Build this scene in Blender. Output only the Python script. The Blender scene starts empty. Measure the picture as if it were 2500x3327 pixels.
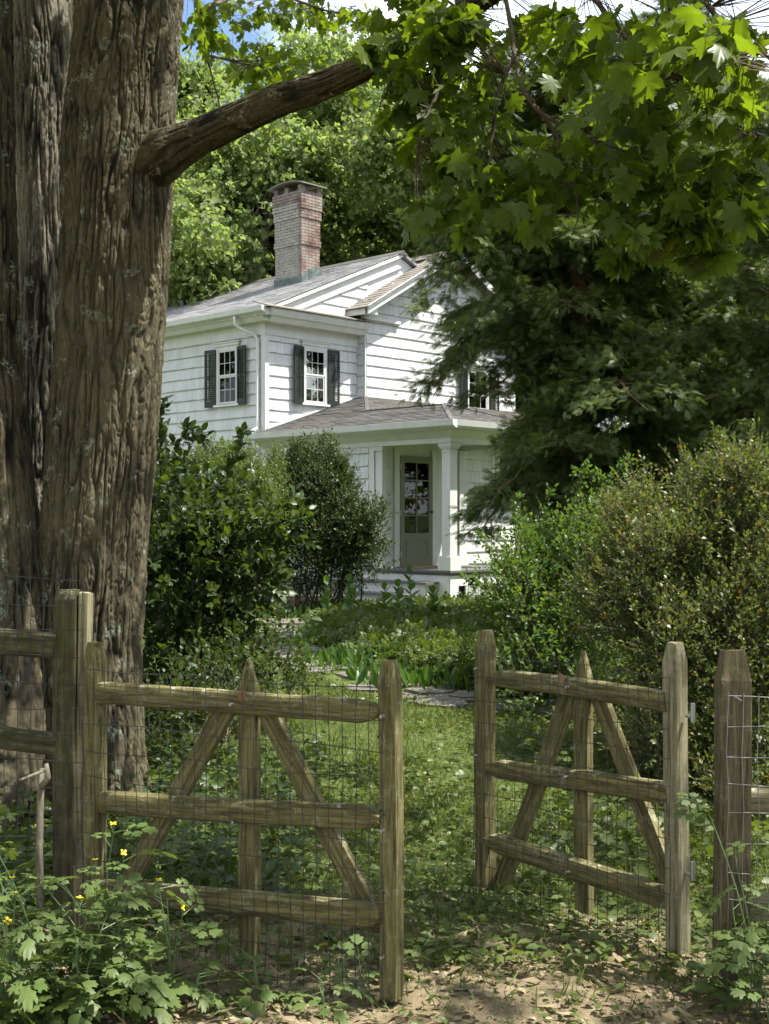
import bpy, math, random
import numpy as np
from mathutils import Vector, Matrix
rng = np.random.default_rng(7)
random.seed(7)
S = bpy.context.scene
COL = S.collection
# ---------------------------------------------------------------- camera
EYE = 1.65
cd = bpy.data.cameras.new("camera"); cam = bpy.data.objects.new("camera", cd); COL.objects.link(cam)
cam.location = (0, 0, EYE); cam.rotation_euler = (math.radians(90), 0, 0)
cd.sensor_fit = 'HORIZONTAL'; cd.sensor_width = 36; cd.lens = 36 * 2697 / 1662
cd.shift_y = 19 / 1662; cd.clip_start = 0.05; cd.clip_end = 2000
S.camera = cam
# ---------------------------------------------------------------- light
SUN_DIR = Vector((1.276, -0.11, 2.55)).normalized()
elev = math.asin(SUN_DIR.z)
sd = bpy.data.lights.new("sun", 'SUN'); so = bpy.data.objects.new("sun", sd); COL.objects.link(so)
so.rotation_euler = SUN_DIR.to_track_quat('Z', 'Y').to_euler()
sd.energy = 4.7; sd.angle = math.radians(0.53); sd.color = (1.0, 0.95, 0.86)
W = bpy.data.worlds.new("World"); S.world = W; W.use_nodes = True
nt = W.node_tree; nt.nodes.clear()
wo = nt.nodes.new('ShaderNodeOutputWorld'); bg = nt.nodes.new('ShaderNodeBackground')
sky = nt.nodes.new('ShaderNodeTexSky'); sky.sky_type = 'NISHITA'; sky.sun_disc = False
sky.sun_elevation = elev; sky.sun_rotation = math.atan2(SUN_DIR.x, SUN_DIR.y)
sky.air_density = 1.0; sky.dust_density = 0.6; sky.ozone_density = 2.0
# drifting white cloud over the blue
tc = nt.nodes.new('ShaderNodeTexCoord'); mp = nt.nodes.new('ShaderNodeMapping'); mp.inputs['Scale'].default_value = (1, 1, 2.2)
mp.inputs['Location'].default_value = (0.35, 0.1, 0.15)
cn = nt.nodes.new('ShaderNodeTexNoise'); cn.inputs['Scale'].default_value = 2.6; cn.inputs['Detail'].default_value = 7
cr = nt.nodes.new('ShaderNodeValToRGB'); cr.color_ramp.elements[0].position = 0.42; cr.color_ramp.elements[1].position = 0.60
mx = nt.nodes.new('ShaderNodeMix'); mx.data_type = 'RGBA'; mx.inputs[7].default_value = (11, 11.3, 12, 1)
nt.links.new(tc.outputs['Generated'], mp.inputs['Vector']); nt.links.new(mp.outputs[0], cn.inputs['Vector'])
nt.links.new(cn.outputs['Fac'], cr.inputs['Fac']); nt.links.new(cr.outputs['Color'], mx.inputs[0])
nt.links.new(sky.outputs[0], mx.inputs[6]); nt.links.new(mx.outputs[2], bg.inputs['Color'])
bg.inputs['Strength'].default_value = 0.088
nt.links.new(bg.outputs[0], wo.inputs['Surface'])
S.view_settings.view_transform = 'Standard'; S.view_settings.look = 'None'
S.view_settings.exposure = 1.45; S.view_settings.gamma = 1; S.view_settings.use_curve_mapping = False
cy = S.cycles
cy.max_bounces = 8; cy.diffuse_bounces = 5; cy.glossy_bounces = 3; cy.transmission_bounces = 4; cy.transparent_max_bounces = 6
cy.caustics_reflective = False; cy.caustics_refractive = False; cy.use_denoising = True

def at(px, py, Y):
    """a point of the place: px, py measured on a 1662-wide view, Y metres ahead"""
    return Vector(((px - 831) / 2697 * Y, Y, EYE - (py - 1125) / 2697 * Y))
# ---------------------------------------------------------------- helpers
def link(o, parent=None):
    COL.objects.link(o)
    if parent is not None: o.parent = parent
    return o
def tag(o, label=None, cat=None, group=None, kind=None):
    for k, v in (('label', label), ('category', cat), ('group', group), ('kind', kind)):
        if v: o[k] = v
    return o
def empty(name, loc=(0, 0, 0), rz=0, label=None, cat=None, group=None):
    o = bpy.data.objects.new(name, None); o.location = loc; o.rotation_euler = (0, 0, rz); link(o)
    return tag(o, label, cat, group)
class MB:
    def __init__(s): s.v = []; s.f = []
    def box(s, x0, x1, y0, y1, z0, z1, M=None):
        b = len(s.v)
        p = [(x0, y0, z0), (x1, y0, z0), (x1, y1, z0), (x0, y1, z0), (x0, y0, z1), (x1, y0, z1), (x1, y1, z1), (x0, y1, z1)]
        if M is not None: p = [tuple(M @ Vector(q)) for q in p]
        s.v += p
        s.f += [tuple(b + i for i in q) for q in ((0, 3, 2, 1), (4, 5, 6, 7), (0, 1, 5, 4), (1, 2, 6, 5), (2, 3, 7, 6), (3, 0, 4, 7))]
        return s
    def poly(s, pts):
        b = len(s.v); s.v += [tuple(p) for p in pts]; s.f.append(tuple(range(b, b + len(pts)))); return s
    def prism(s, pts, d):
        """polygon pts extruded by vector d"""
        n = len(pts); b = len(s.v); d = Vector(d)
        s.v += [tuple(p) for p in pts] + [tuple(Vector(p) + d) for p in pts]
        s.f.append(tuple(b + i for i in range(n))[::-1]); s.f.append(tuple(b + n + i for i in range(n)))
        for i in range(n):
            j = (i + 1) % n; s.f.append((b + i, b + j, b + n + j, b + n + i))
        return s
    def tube(s, pts, rad, n=6, cap=True):
        pts = [Vector(p) for p in pts]; m = len(pts)
        if not hasattr(rad, '__len__'): rad = [rad] * m
        b = len(s.v); up = Vector((0, 0, 1)); prev = None
        for i, p in enumerate(pts):
            d = (pts[min(i + 1, m - 1)] - pts[max(i - 1, 0)])
            d = d.normalized() if d.length > 1e-9 else up
            if prev is None:
                a = d.cross(up if abs(d.z) < .9 else Vector((1, 0, 0))).normalized()
            else:
                a = (prev - d * prev.dot(d)).normalized()
            prev = a; c = d.cross(a)
            for k in range(n):
                t = 2 * math.pi * k / n
                s.v.append(tuple(p + (a * math.cos(t) + c * math.sin(t)) * rad[i]))
        for i in range(m - 1):
            for k in range(n):
                k2 = (k + 1) % n
                s.f.append((b + i * n + k, b + i * n + k2, b + (i + 1) * n + k2, b + (i + 1) * n + k))
        if cap:
            s.f.append(tuple(b + k for k in range(n))[::-1]); s.f.append(tuple(b + (m - 1) * n + k for k in range(n)))
        return s
    def mesh(s, name, mat, smooth=False):
        me = bpy.data.meshes.new(name); me.from_pydata(s.v, [], s.f); me.materials.append(mat)
        if smooth: me.polygons.foreach_set('use_smooth', [True] * len(me.polygons))
        me.update(); return me
    def build(s, name, mat, parent=None, smooth=False, kind=None):
        o = link(bpy.data.objects.new(name, s.mesh(name, mat, smooth)), parent)
        if kind: o['kind'] = kind
        return o
def np_mesh(name, V, F, mat, smooth=False):
    """V (n,3), F (m,k) arrays"""
    me = bpy.data.meshes.new(name); n = len(V); m, k = F.shape
    me.vertices.add(n); me.vertices.foreach_set('co', V.astype(np.float32).ravel())
    me.loops.add(m * k); me.loops.foreach_set('vertex_index', F.astype(np.int32).ravel())
    me.polygons.add(m); me.polygons.foreach_set('loop_start', np.arange(0, m * k, k, dtype=np.int32))
    try: me.polygons.foreach_set('loop_total', np.full(m, k, dtype=np.int32))
    except Exception: pass
    if smooth: me.polygons.foreach_set('use_smooth', np.ones(m, dtype=bool))
    me.materials.append(mat); me.update(calc_edges=True); return me
def np_obj(name, V, F, mat, parent=None, smooth=False, kind=None):
    o = link(bpy.data.objects.new(name, np_mesh(name, V, F, mat, smooth)), parent)
    if kind: o['kind'] = kind
    return o
# ---- numpy noise
def hash2(ix, iy, seed):
    h = (ix.astype(np.int64) * 374761393 + iy.astype(np.int64) * 668265263 + seed * 974711) & 0xffffffff
    h = ((h ^ (h >> 13)) * 1274126177) & 0xffffffff
    return ((h ^ (h >> 16)) & 0xffffff) / float(0xffffff)
def vnoise(x, y, seed=0, per=0):
    ix = np.floor(x); iy = np.floor(y); fx = x - ix; fy = y - iy
    fx = fx * fx * (3 - 2 * fx); fy = fy * fy * (3 - 2 * fy)
    ix = ix.astype(np.int64); iy = iy.astype(np.int64); ix2 = ix + 1
    if per: ix = ix % per; ix2 = ix2 % per
    a = hash2(ix, iy, seed); b = hash2(ix2, iy, seed); c = hash2(ix, iy + 1, seed); d = hash2(ix2, iy + 1, seed)
    return (a * (1 - fx) + b * fx) * (1 - fy) + (c * (1 - fx) + d * fx) * fy
def fbm(x, y, seed=0, oct=4, per=0):
    s = 0; a = .5; t = 0
    for i in range(oct):
        s = s + a * vnoise(x * 2 ** i, y * 2 ** i, seed + i * 17, per * 2 ** i if per else 0); t += a; a *= .5
    return s / t
# ---- leaf scatter
def norm(a): return a / np.maximum(np.linalg.norm(a, axis=-1, keepdims=True), 1e-9)
def basis(D, N):
    """matrices with columns x, y=D, z~N"""
    y = norm(D); x = norm(np.cross(y, N)); z = np.cross(x, y)
    return np.stack([x, y, z], axis=-1)
def scatter(tv, tf, P, R, Sc):
    n = len(P); tv = np.asarray(tv, float); tf = np.asarray(tf, int)
    V = np.einsum('nij,vj->nvi', R, tv) * np.reshape(Sc, (-1, 1, 1)) + P[:, None, :]
    F = tf[None] + (np.arange(n) * len(tv))[:, None, None]
    return V.reshape(-1, 3), F.reshape(-1, tf.shape[1])
def rdir(n, up=0.0, g=None):
    g = g or rng; d = g.normal(size=(n, 3)); d[:, 2] += up; return norm(d)
def cat(parts):
    Vs = []; Fs = []; o = 0
    for V, F in parts: Vs.append(V); Fs.append(F + o); o += len(V)
    return np.concatenate(Vs), np.concatenate(Fs)
def twig_tubes(A, B, r0, r1):
    """thin 3-sided tubes from A to B, triangles"""
    D = norm(B - A); ref = np.tile(np.array([[0.3, 0.2, 1.0]]), (len(A), 1)); x = norm(np.cross(D, ref)); y = np.cross(D, x)
    V = []
    for P, r in ((A, r0), (B, r1)):
        for k in range(3):
            t = 2 * math.pi * k / 3
            V.append(P + (x * math.cos(t) + y * math.sin(t)) * r)
    V = np.stack(V, axis=1)
    tf = np.array([(0, 1, 4), (0, 4, 3), (1, 2, 5), (1, 5, 4), (2, 0, 3), (2, 3, 5)])
    F = tf[None] + (np.arange(len(A)) * 6)[:, None, None]
    return V.reshape(-1, 3), F.reshape(-1, 3)
# leaf templates (y = along the leaf, z = its face)
def fan(outline, o, cup=0.0, fold=0.0, seed=0):
    g = np.random.default_rng(seed); v = [(o[0], o[1], 0.0)]
    for x, y in outline:
        r = math.hypot(x - o[0], y - o[1]); v.append((x, y, -cup * r * r + fold * abs(x) + g.normal() * 0.02))
    n = len(outline); f = [(0, 1 + i, 1 + (i + 1) % n) for i in range(n)]
    return np.array(v), np.array(f)
def maple_template(seed):
    g = np.random.default_rng(seed)
    pol = [(0, .78), (8, .58), (17, .62), (27, .40), (35, .54), (43, .58), (51, .76), (60, .60), (68, .60), (80, .38), (92, .48), (104, .58), (118, .42), (150, .34), (180, .20)]
    out = []
    for a, r in pol: out.append((math.sin(math.radians(a)) * r * (1 + g.normal() * .05), .28 + math.cos(math.radians(a)) * r))
    for a, r in pol[-2:0:-1]: out.append((-math.sin(math.radians(a)) * r * (1 + g.normal() * .05), .28 + math.cos(math.radians(a)) * r))
    return fan(out, (0, .28), cup=g.uniform(.15, .55), fold=g.uniform(.0, .2), seed=seed)
OVAL = (np.array([(0, 0, 0), (-.30, .33, .06), (0, .38, 0), (.30, .33, .06), (-.24, .70, .04), (0, .72, -.02), (.24, .70, .04), (0, 1, -.1)]),
        np.array([(0, 2, 1), (0, 3, 2), (1, 2, 5), (1, 5, 4), (2, 3, 6), (2, 6, 5), (4, 5, 7), (5, 6, 7)]))
LANCE = (np.array([(0, 0, 0), (-.13, .4, .04), (.13, .4, .04), (0, .42, 0), (0, 1, -.15)]), np.array([(0, 3, 1), (0, 2, 3), (1, 3, 4), (3, 2, 4)]))
SMALL = (np.array([(0, 0, 0), (-.28, .5, .05), (.28, .5, .05), (0, 1, -.05)]), np.array([(0, 2, 1), (1, 2, 3)]))
STAR = (np.array([(0, .1, 0), (-.45, .05, 0), (-.2, .4, .02), (-.42, .75, 0), (0, 1, -.05), (.42, .75, 0), (.2, .4, .02), (.45, .05, 0)]),
        np.array([(0, 2, 1), (0, 4, 2), (2, 4, 3), (0, 6, 4), (4, 6, 5), (0, 7, 6)]))
def frond():
    """flat cedar spray: a bent axis with forked narrow scales"""
    v = []; f = []
    def blade(a, d, L, w, z):
        b = len(v); px, py = -d[1], d[0]
        v.extend([(a[0] - px * w, a[1] - py * w, z), (a[0] + px * w, a[1] + py * w, z), (a[0] + d[0] * L, a[1] + d[1] * L, z - .15 * L)]); f.append((b, b + 1, b + 2))
    blade((0, 0), (0, 1), 1.15, .032, 0)
    for k in range(5):
        y = .10 + k * .17; L = .52 * (1 - .5 * k / 5)
        for s in (-1, 1):
            a = math.radians(28 + 5 * k); d = (s * math.sin(a), math.cos(a)); blade((0, y + .04 * s), d, L * 1.1, .032, -.03 * k)
            if k < 3: blade((d[0] * L * .45, y + d[1] * L * .45), (s * math.sin(a * 2), math.cos(a * 2)), L * .5, .034, -.03 * k - .03)
    return np.array(v), np.array(f)
FROND = frond()
def compound():
    """celandine leaf: five round-lobed leaflets on a rib"""
    parts = []
    for (x, y, a, s) in ((0, .62, 0, .46), (.10, .48, 62, .36), (-.10, .48, -62, .36), (.07, .24, 75, .28), (-.07, .24, -75, .28)):
        pol = [(0, .5), (14, .62), (28, .50), (40, .40), (55, .56), (72, .52), (88, .36), (110, .44), (140, .38), (180, .5)]
        out = [(math.sin(math.radians(t)) * r, .5 - 0 + math.cos(math.radians(t)) * r) for t, r in pol]
        out += [(-p[0], p[1]) for p in out[-2:0:-1]]
        V, F = fan(out, (0, .5), cup=.35, seed=int(abs(a) * 3 + s * 10))
        c, si = math.cos(math.radians(-a)), math.sin(math.radians(-a))
        X = V[:, 0] * c - V[:, 1] * si; Y = V[:, 0] * si + V[:, 1] * c
        parts.append((np.stack([X * s + x, Y * s + y, V[:, 2] * s - .25 * (y + Y * s) ** 2], 1), F))
    w = .012
    parts.append((np.array([(-w, 0, 0), (w, 0, 0), (0, .7, -.1)]), np.array([(0, 1, 2)])))
    return cat(parts)
COMP = compound()
# ---------------------------------------------------------------- materials
def newmat(name):
    m = bpy.data.materials.new(name); m.use_nodes = True; t = m.node_tree
    return m, t, t.nodes['Principled BSDF']
def N(t, typ, **kw):
    n = t.nodes.new(typ)
    for k, v in kw.items():
        if k in ('data_type', 'blend_type', 'operation', 'feature', 'distance'): setattr(n, k, v)
        else: n.inputs[k].default_value = v
    return n
def ramp(t, fac, stops):
    r = t.nodes.new('ShaderNodeValToRGB'); e = r.color_ramp.elements
    while len(e) < len(stops): e.new(.5)
    for el, (p, c) in zip(e, stops): el.position = p; el.color = (*c, 1)
    t.links.new(fac, r.inputs['Fac']); return r.outputs['Color']
def mixc(t, fac, a, b, bt='MIX'):
    m = t.nodes.new('ShaderNodeMix'); m.data_type = 'RGBA'; m.blend_type = bt
    for s, v in ((0, fac), (6, a), (7, b)):
        if hasattr(v, 'is_output'): t.links.new(v, m.inputs[s])
        else: m.inputs[s].default_value = v if s == 0 else (*v, 1)
    return m.outputs[2]
def coords(t, scale=(1, 1, 1), kind='Object'):
    c = t.nodes.new('ShaderNodeTexCoord'); m = t.nodes.new('ShaderNodeMapping'); m.inputs['Scale'].default_value = scale
    t.links.new(c.outputs[kind], m.inputs['Vector']); return m.outputs[0]
def noise(t, vec, scale, detail=4, rough=.55, dist=0):
    n = N(t, 'ShaderNodeTexNoise', Scale=scale, Detail=detail, Roughness=rough, Distortion=dist); t.links.new(vec, n.inputs['Vector']); return n.outputs['Fac']
def bump(t, p, h, strength=.5, dist=.01):
    b = N(t, 'ShaderNodeBump', Strength=strength, Distance=dist); t.links.new(h, b.inputs['Height']); t.links.new(b.outputs[0], p.inputs['Normal'])
def leafmat(name, cols, trans=.4, rough=.42, tcol=None, spec=.4, dead=None):
    m, t, p = newmat(name)
    g = t.nodes.new('ShaderNodeNewGeometry')
    stops = [(i / (len(cols) - 1), c) for i, c in enumerate(cols)]
    if dead: stops = [(s * (1 - dead[0]), c) for s, c in stops] + [(1 - dead[0] + .001, dead[1]), (1, dead[1])]
    c = ramp(t, g.outputs['Random Per Island'], stops)
    big = noise(t, coords(t), 1.7, 2)
    c = mixc(t, big, c, mixc(t, .55, c, cols[-1]))
    t.links.new(c, p.inputs['Base Color']); p.inputs['Roughness'].default_value = rough; p.inputs['Specular IOR Level'].default_value = spec
    tr = t.nodes.new('ShaderNodeBsdfTranslucent'); k = tcol or (1.5, 1.35, .55)
    t.links.new(mixc(t, 1.0, c, k, 'MULTIPLY'), tr.inputs['Color'])
    mix = t.nodes.new('ShaderNodeMixShader'); mix.inputs[0].default_value = trans
    t.links.new(p.outputs[0], mix.inputs[1]); t.links.new(tr.outputs[0], mix.inputs[2])
    t.links.new(mix.outputs[0], t.nodes['Material Output'].inputs['Surface'])
    return m
def plain(name, col, rough=.6, metal=0, var=.15, sc=6, bmp=0):
    m, t, p = newmat(name); v = coords(t); n = noise(t, v, sc, 5)
    t.links.new(ramp(t, n, [(.3, tuple(c * (1 - var) for c in col)), (.7, tuple(min(1, c * (1 + var)) for c in col))]), p.inputs['Base Color'])
    p.inputs['Roughness'].default_value = rough; p.inputs['Metallic'].default_value = metal
    if bmp: bump(t, p, noise(t, v, sc * 8, 4), bmp, .005)
    return m
def paint(name, col, wear=.25):
    """house paint with weather streaks and grain"""
    m, t, p = newmat(name)
    n1 = noise(t, coords(t, (1, 1, .25)), 5, 6); n2 = noise(t, coords(t, (14, 14, 1.2)), 6, 4)
    oi = t.nodes.new('ShaderNodeObjectInfo')
    c = ramp(t, n1, [(.35, tuple(x * (1 - wear * .5) for x in col)), (.62, col)])
    c = mixc(t, oi.outputs['Random'], c, mixc(t, 1.0, c, (.93, .93, .92), 'MULTIPLY'))
    st = ramp(t, noise(t, coords(t, (3, 3, .6)), 9, 8, .7), [(.62, (0, 0, 0)), (.74, (wear, wear, wear))])
    c = mixc(t, st, c, tuple(x * .55 for x in (.5, .49, .42)))
    t.links.new(c, p.inputs['Base Color']); p.inputs['Roughness'].default_value = .55
    bump(t, p, n2, .25, .004); return m
M = {}
M['white'] = paint('white_paint', (.63, .64, .64)); M['butt_shadow'] = plain('painted_butt_shadow', (.40, .40, .37), .9, var=.3)  # second colour paints the shadow line under each shingle butt
M['trim'] = paint('white_trim_paint', (.63, .64, .62), .2)
M['shutter'] = paint('dark_green_paint', (.008, .015, .013), .1)
M['door'] = paint('sage_door_paint', (.165, .17, .12), .1)
M['floor'] = paint('grey_porch_paint', (.12, .12, .115), .3)
M['foundation'] = plain('foundation_stone', (.16, .15, .13), .9, sc=9, bmp=.6)
M['dark'] = plain('dark_interior_sheet', (.012, .012, .012), .9)  # near-black sheets, the darkness of unlit interiors put into colour
M['curtain'] = plain('ochre_curtain', (.30, .19, .07), .9)
M['black'] = plain('black_plastic', (.02, .02, .022), .35)
M['steel'] = plain('galvanised_steel', (.35, .36, .37), .4, 1)
M['mat'] = plain('door_mat', (.32, .20, .08), .95)
M['copper'] = plain('copper_flashing', (.095, .125, .115), .6, .2, .5, 9)
def glassmat():
    m, t, p = newmat('window_glass'); gl = t.nodes.new('ShaderNodeBsdfGlossy'); gl.inputs['Roughness'].default_value = .015
    tr = t.nodes.new('ShaderNodeBsdfTransparent'); tr.inputs['Color'].default_value = (.8, .84, .8, 1)
    fr = t.nodes.new('ShaderNodeFresnel'); fr.inputs['IOR'].default_value = 1.45
    mix = t.nodes.new('ShaderNodeMixShader'); t.links.new(fr.outputs[0], mix.inputs[0]); t.links.new(tr.outputs[0], mix.inputs[1]); t.links.new(gl.outputs[0], mix.inputs[2])
    w = noise(t, coords(t), 3, 2); b = N(t, 'ShaderNodeBump', Strength=.03, Distance=.01); t.links.new(w, b.inputs['Height']); t.links.new(b.outputs[0], gl.inputs['Normal'])
    t.links.new(mix.outputs[0], t.nodes['Material Output'].inputs['Surface']); return m
M['glass'] = glassmat()
def roofmat(name, cols, moss=None):
    m, t, p = newmat(name); v = coords(t)
    g = t.nodes.new('ShaderNodeNewGeometry')
    c = ramp(t, g.outputs['Random Per Island'], [(0, cols[0]), (.5, cols[1]), (1, cols[2])])
    c = mixc(t, ramp(t, noise(t, v, 1.3, 6, .65), [(.35, (0, 0, 0)), (.7, (.8, .8, .8))]), c, tuple(x * 1.35 for x in cols[2]))
    if moss: c = mixc(t, ramp(t, noise(t, v, 2.1, 7, .7), [(.5, (0, 0, 0)), (.66, (.75, .75, .75))]), c, moss)
    sp = noise(t, v, 160, 2); c = mixc(t, sp, mixc(t, 1.0, c, (.7, .7, .7), 'MULTIPLY'), c)
    t.links.new(c, p.inputs['Base Color']); p.inputs['Roughness'].default_value = .92; bump(t, p, noise(t, v, 90, 3), .5, .004); return m
M['roof'] = roofmat('grey_asphalt', [(.17, .17, .18), (.21, .21, .215), (.25, .245, .24)])
M['roof2'] = roofmat('brown_black_asphalt', [(.042, .041, .040), (.062, .060, .057), (.088, .084, .078)], (.10, .08, .045))
M['roof3'] = roofmat('mossy_brown_asphalt', [(.13, .115, .10), (.175, .155, .135), (.22, .195, .17)], (.15, .115, .06))
def brickmat(name, a, b, bloom):
    m, t, p = newmat(name); g = t.nodes.new('ShaderNodeObjectInfo'); v = coords(t, kind='Object')
    geo = t.nodes.new('ShaderNodeNewGeometry')
    mpn = t.nodes.new('ShaderNodeMapping'); t.links.new(geo.outputs['Position'], mpn.inputs['Vector']); pv = mpn.outputs[0]
    c = ramp(t, g.outputs['Random'], [(0, a), (.45, tuple((x + y) / 2 for x, y in zip(a, b))), (.8, b), (1, tuple(x * .45 for x in a))])
    c = mixc(t, ramp(t, noise(t, pv, 3.0, 7, .7), [(.5 - bloom * .3, (0, 0, 0)), (.62, (bloom, bloom, bloom))]), c, (.34, .325, .285))
    c = mixc(t, ramp(t, noise(t, pv, 14, 5), [(.55, (0, 0, 0)), (.7, (.6, .6, .6))]), c, (.07, .06, .055))
    t.links.new(c, p.inputs['Base Color']); p.inputs['Roughness'].default_value = .9; bump(t, p, noise(t, pv, 60, 4), .6, .004); return m
M['brick'] = brickmat('red_brick', (.10, .050, .040), (.175, .10, .078), .55)
M['brick_pale'] = brickmat('weathered_brick', (.115, .095, .08), (.26, .24, .205), .95)
M['mortar'] = plain('lime_mortar', (.50, .47, .42), .95, sc=20, bmp=.5)
def barkmat(name, dark, light, lichen, li=.5, sc=1.0):
    m, t, p = newmat(name); v = coords(t, (1, 1, .32)); v2 = coords(t)
    n = noise(t, v, 38 * sc, 8, .7, .5)
    c = ramp(t, n, [(.30, dark), (.5, tuple((x + y) * .5 for x, y in zip(dark, light))), (.68, light)])
    a = t.nodes.new('ShaderNodeAttribute'); a.attribute_name = 'crack'
    c = mixc(t, a.outputs['Fac'], c, tuple(x * .22 for x in dark))
    big = noise(t, v2, 1.1, 5, .6)
    c = mixc(t, ramp(t, big, [(.45, (0, 0, 0)), (.65, (.5, .5, .5))]), c, tuple(x * 1.25 for x in light))
    ln = noise(t, v2, 7, 8, .75); l2 = noise(t, v2, 55, 3)
    k = ramp(t, ln, [(.555, (0, 0, 0)), (.62, (li, li, li))]); k = mixc(t, 1.0, k, ramp(t, l2, [(.42, (0, 0, 0)), (.55, (1, 1, 1))]), 'MULTIPLY')
    c = mixc(t, k, c, lichen)
    t.links.new(c, p.inputs['Base Color']); p.inputs['Roughness'].default_value = .93; p.inputs['Specular IOR Level'].default_value = .2
    bump(t, p, n, .9, .012); return m
M['bark'] = barkmat('maple_bark', (.020, .018, .011), (.118, .100, .060), (.21, .24, .18), 1.0)
M['bark_sunlit'] = barkmat('sunlit_maple_bark', (.05, .042, .028), (.22, .20, .15), (.33, .34, .29), .7)  # paler copy of maple bark, sunlight on the second stem put into colour
M['bark_thin'] = barkmat('twig_bark', (.055, .042, .030), (.15, .12, .09), (.2, .2, .17), .3, 2)
M['bark_limb'] = barkmat('mossy_limb_bark', (.028, .022, .012), (.085, .070, .036), (.22, .21, .15), .9, .9)
M['bark_far'] = barkmat('grey_bark', (.10, .085, .07), (.26, .23, .19), (.3, .3, .27), .5)
M['bark_cedar'] = barkmat('cedar_bark', (.07, .042, .026), (.17, .11, .075), (.2, .2, .16), .2)
def woodmat(name, dark, light, green, lich, algae=.4):
    m, t, p = newmat(name); v = coords(t, (1, 1, .06)); v2 = coords(t)
    oi = t.nodes.new('ShaderNodeObjectInfo'); ad = t.nodes.new('ShaderNodeVectorMath'); ad.operation = 'ADD'
    t.links.new(v, ad.inputs[0]); t.links.new(oi.outputs['Random'], ad.inputs[1]); v = ad.outputs[0]
    n = noise(t, v, 70, 8, .7, .4)
    c = ramp(t, n, [(.28, tuple(x * .5 for x in dark)), (.42, dark), (.62, light)])
    c = mixc(t, ramp(t, noise(t, v2, 2.4, 5), [(.4, (0, 0, 0)), (.68, (algae, algae, algae))]), c, green)
    k = ramp(t, noise(t, v2, 16, 8, .8), [(.52, (0, 0, 0)), (.60, (.85, .85, .85))]); k = mixc(t, 1.0, k, ramp(t, noise(t, v2, 120, 2), [(.4, (0, 0, 0)), (.55, (1, 1, 1))]), 'MULTIPLY')
    g = t.nodes.new('ShaderNodeNewGeometry'); sx = t.nodes.new('ShaderNodeSeparateXYZ'); t.links.new(g.outputs['Normal'], sx.inputs[0])
    up = ramp(t, sx.outputs['Z'], [(.1, (.35, .35, .35)), (.6, (1, 1, 1))]); k = mixc(t, 1.0, k, up, 'MULTIPLY')
    c = mixc(t, k, c, lich)
    t.links.new(c, p.inputs['Base Color']); p.inputs['Roughness'].default_value = .9; p.inputs['Specular IOR Level'].default_value = .25
    bump(t, p, n, .7, .006); return m
M['wood'] = woodmat('weathered_fence_wood', (.066, .056, .022), (.195, .172, .075), (.095, .092, .02), (.38, .38, .28))
M['wood_pale'] = woodmat('pale_split_wood', (.12, .105, .058), (.29, .265, .165), (.2, .18, .09), (.42, .42, .36), .3)
M['wood_dark'] = woodmat('dark_fence_wood', (.045, .036, .020), (.15, .125, .074), (.12, .10, .045), (.3, .27, .17), .5)
M['wood_green'] = woodmat('mossy_fence_wood', (.036, .032, .016), (.088, .08, .042), (.06, .064, .016), (.2, .2, .14), .7)
M['wire'] = plain('dark_wire', (.05, .05, .05), .5, .6)
M['wire_new'] = plain('bright_wire', (.32, .32, .32), .4, 1)
M['stone'] = plain('path_slate', (.115, .105, .085), .85, var=.35, sc=5, bmp=.8)
M['maple_leaf'] = leafmat('maple_leaf_green', [(.055, .098, .012), (.080, .130, .016), (.11, .16, .022)], .6, .42, (1.6, 1.5, .4))
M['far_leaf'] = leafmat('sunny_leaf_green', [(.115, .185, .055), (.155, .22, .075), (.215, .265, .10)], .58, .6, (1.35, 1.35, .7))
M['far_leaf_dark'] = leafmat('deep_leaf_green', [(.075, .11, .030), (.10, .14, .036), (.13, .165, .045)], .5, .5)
M['lilac'] = leafmat('lilac_leaf_green', [(.022, .048, .012), (.036, .068, .015), (.060, .098, .02)], .42, .42, spec=.4)
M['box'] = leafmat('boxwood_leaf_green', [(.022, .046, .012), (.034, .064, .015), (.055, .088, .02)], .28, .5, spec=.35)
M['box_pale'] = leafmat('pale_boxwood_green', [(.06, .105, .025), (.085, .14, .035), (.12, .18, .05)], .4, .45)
M['box_gloss'] = leafmat('glossy_holly_green', [(.050, .085, .020), (.08, .12, .028), (.12, .155, .038)], .40, .45, spec=.4, dead=(.05, (.22, .12, .02)))
M['honeysuckle'] = leafmat('fresh_shrub_green', [(.042, .095, .018), (.065, .13, .022), (.095, .165, .03)], .45, .4)
M['cedar'] = leafmat('cedar_green', [(.062, .095, .032), (.092, .13, .040), (.13, .165, .052)], .38, .5, (1.2, 1.3, .5))
M['spruce'] = leafmat('spruce_green', [(.035, .055, .03), (.05, .075, .04), (.065, .095, .045)], .15, .6)
M['celandine'] = leafmat('celandine_green', [(.075, .125, .035), (.10, .15, .042), (.13, .18, .05)], .4, .5, (1.4, 1.3, .5))
M['herb'] = leafmat('herb_green', [(.042, .078, .015), (.060, .098, .02), (.088, .13, .03)], .42, .5)
M['lily'] = leafmat('lily_leaf_green', [(.035, .085, .018), (.05, .11, .022), (.075, .15, .03)], .45, .38)
M['grass'] = leafmat('grass_green', [(.052, .085, .017), (.075, .11, .022), (.11, .145, .035)], .4, .5, dead=(.05, (.25, .2, .1)))
M['weed'] = leafmat('weed_green', [(.055, .09, .02), (.08, .12, .025), (.11, .145, .035)], .4, .45)
M['litter'] = leafmat('dry_leaf_brown', [(.12, .080, .042), (.20, .150, .085), (.30, .245, .155)], .2, .7, (1.1, 1, .8))
M['yellow'] = leafmat('yellow_petal', [(.75, .55, .02), (.85, .65, .03)], .3, .5, (1, 1, .6))
M['stem'] = plain('green_stem', (.09, .15, .05), .5)
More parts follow.
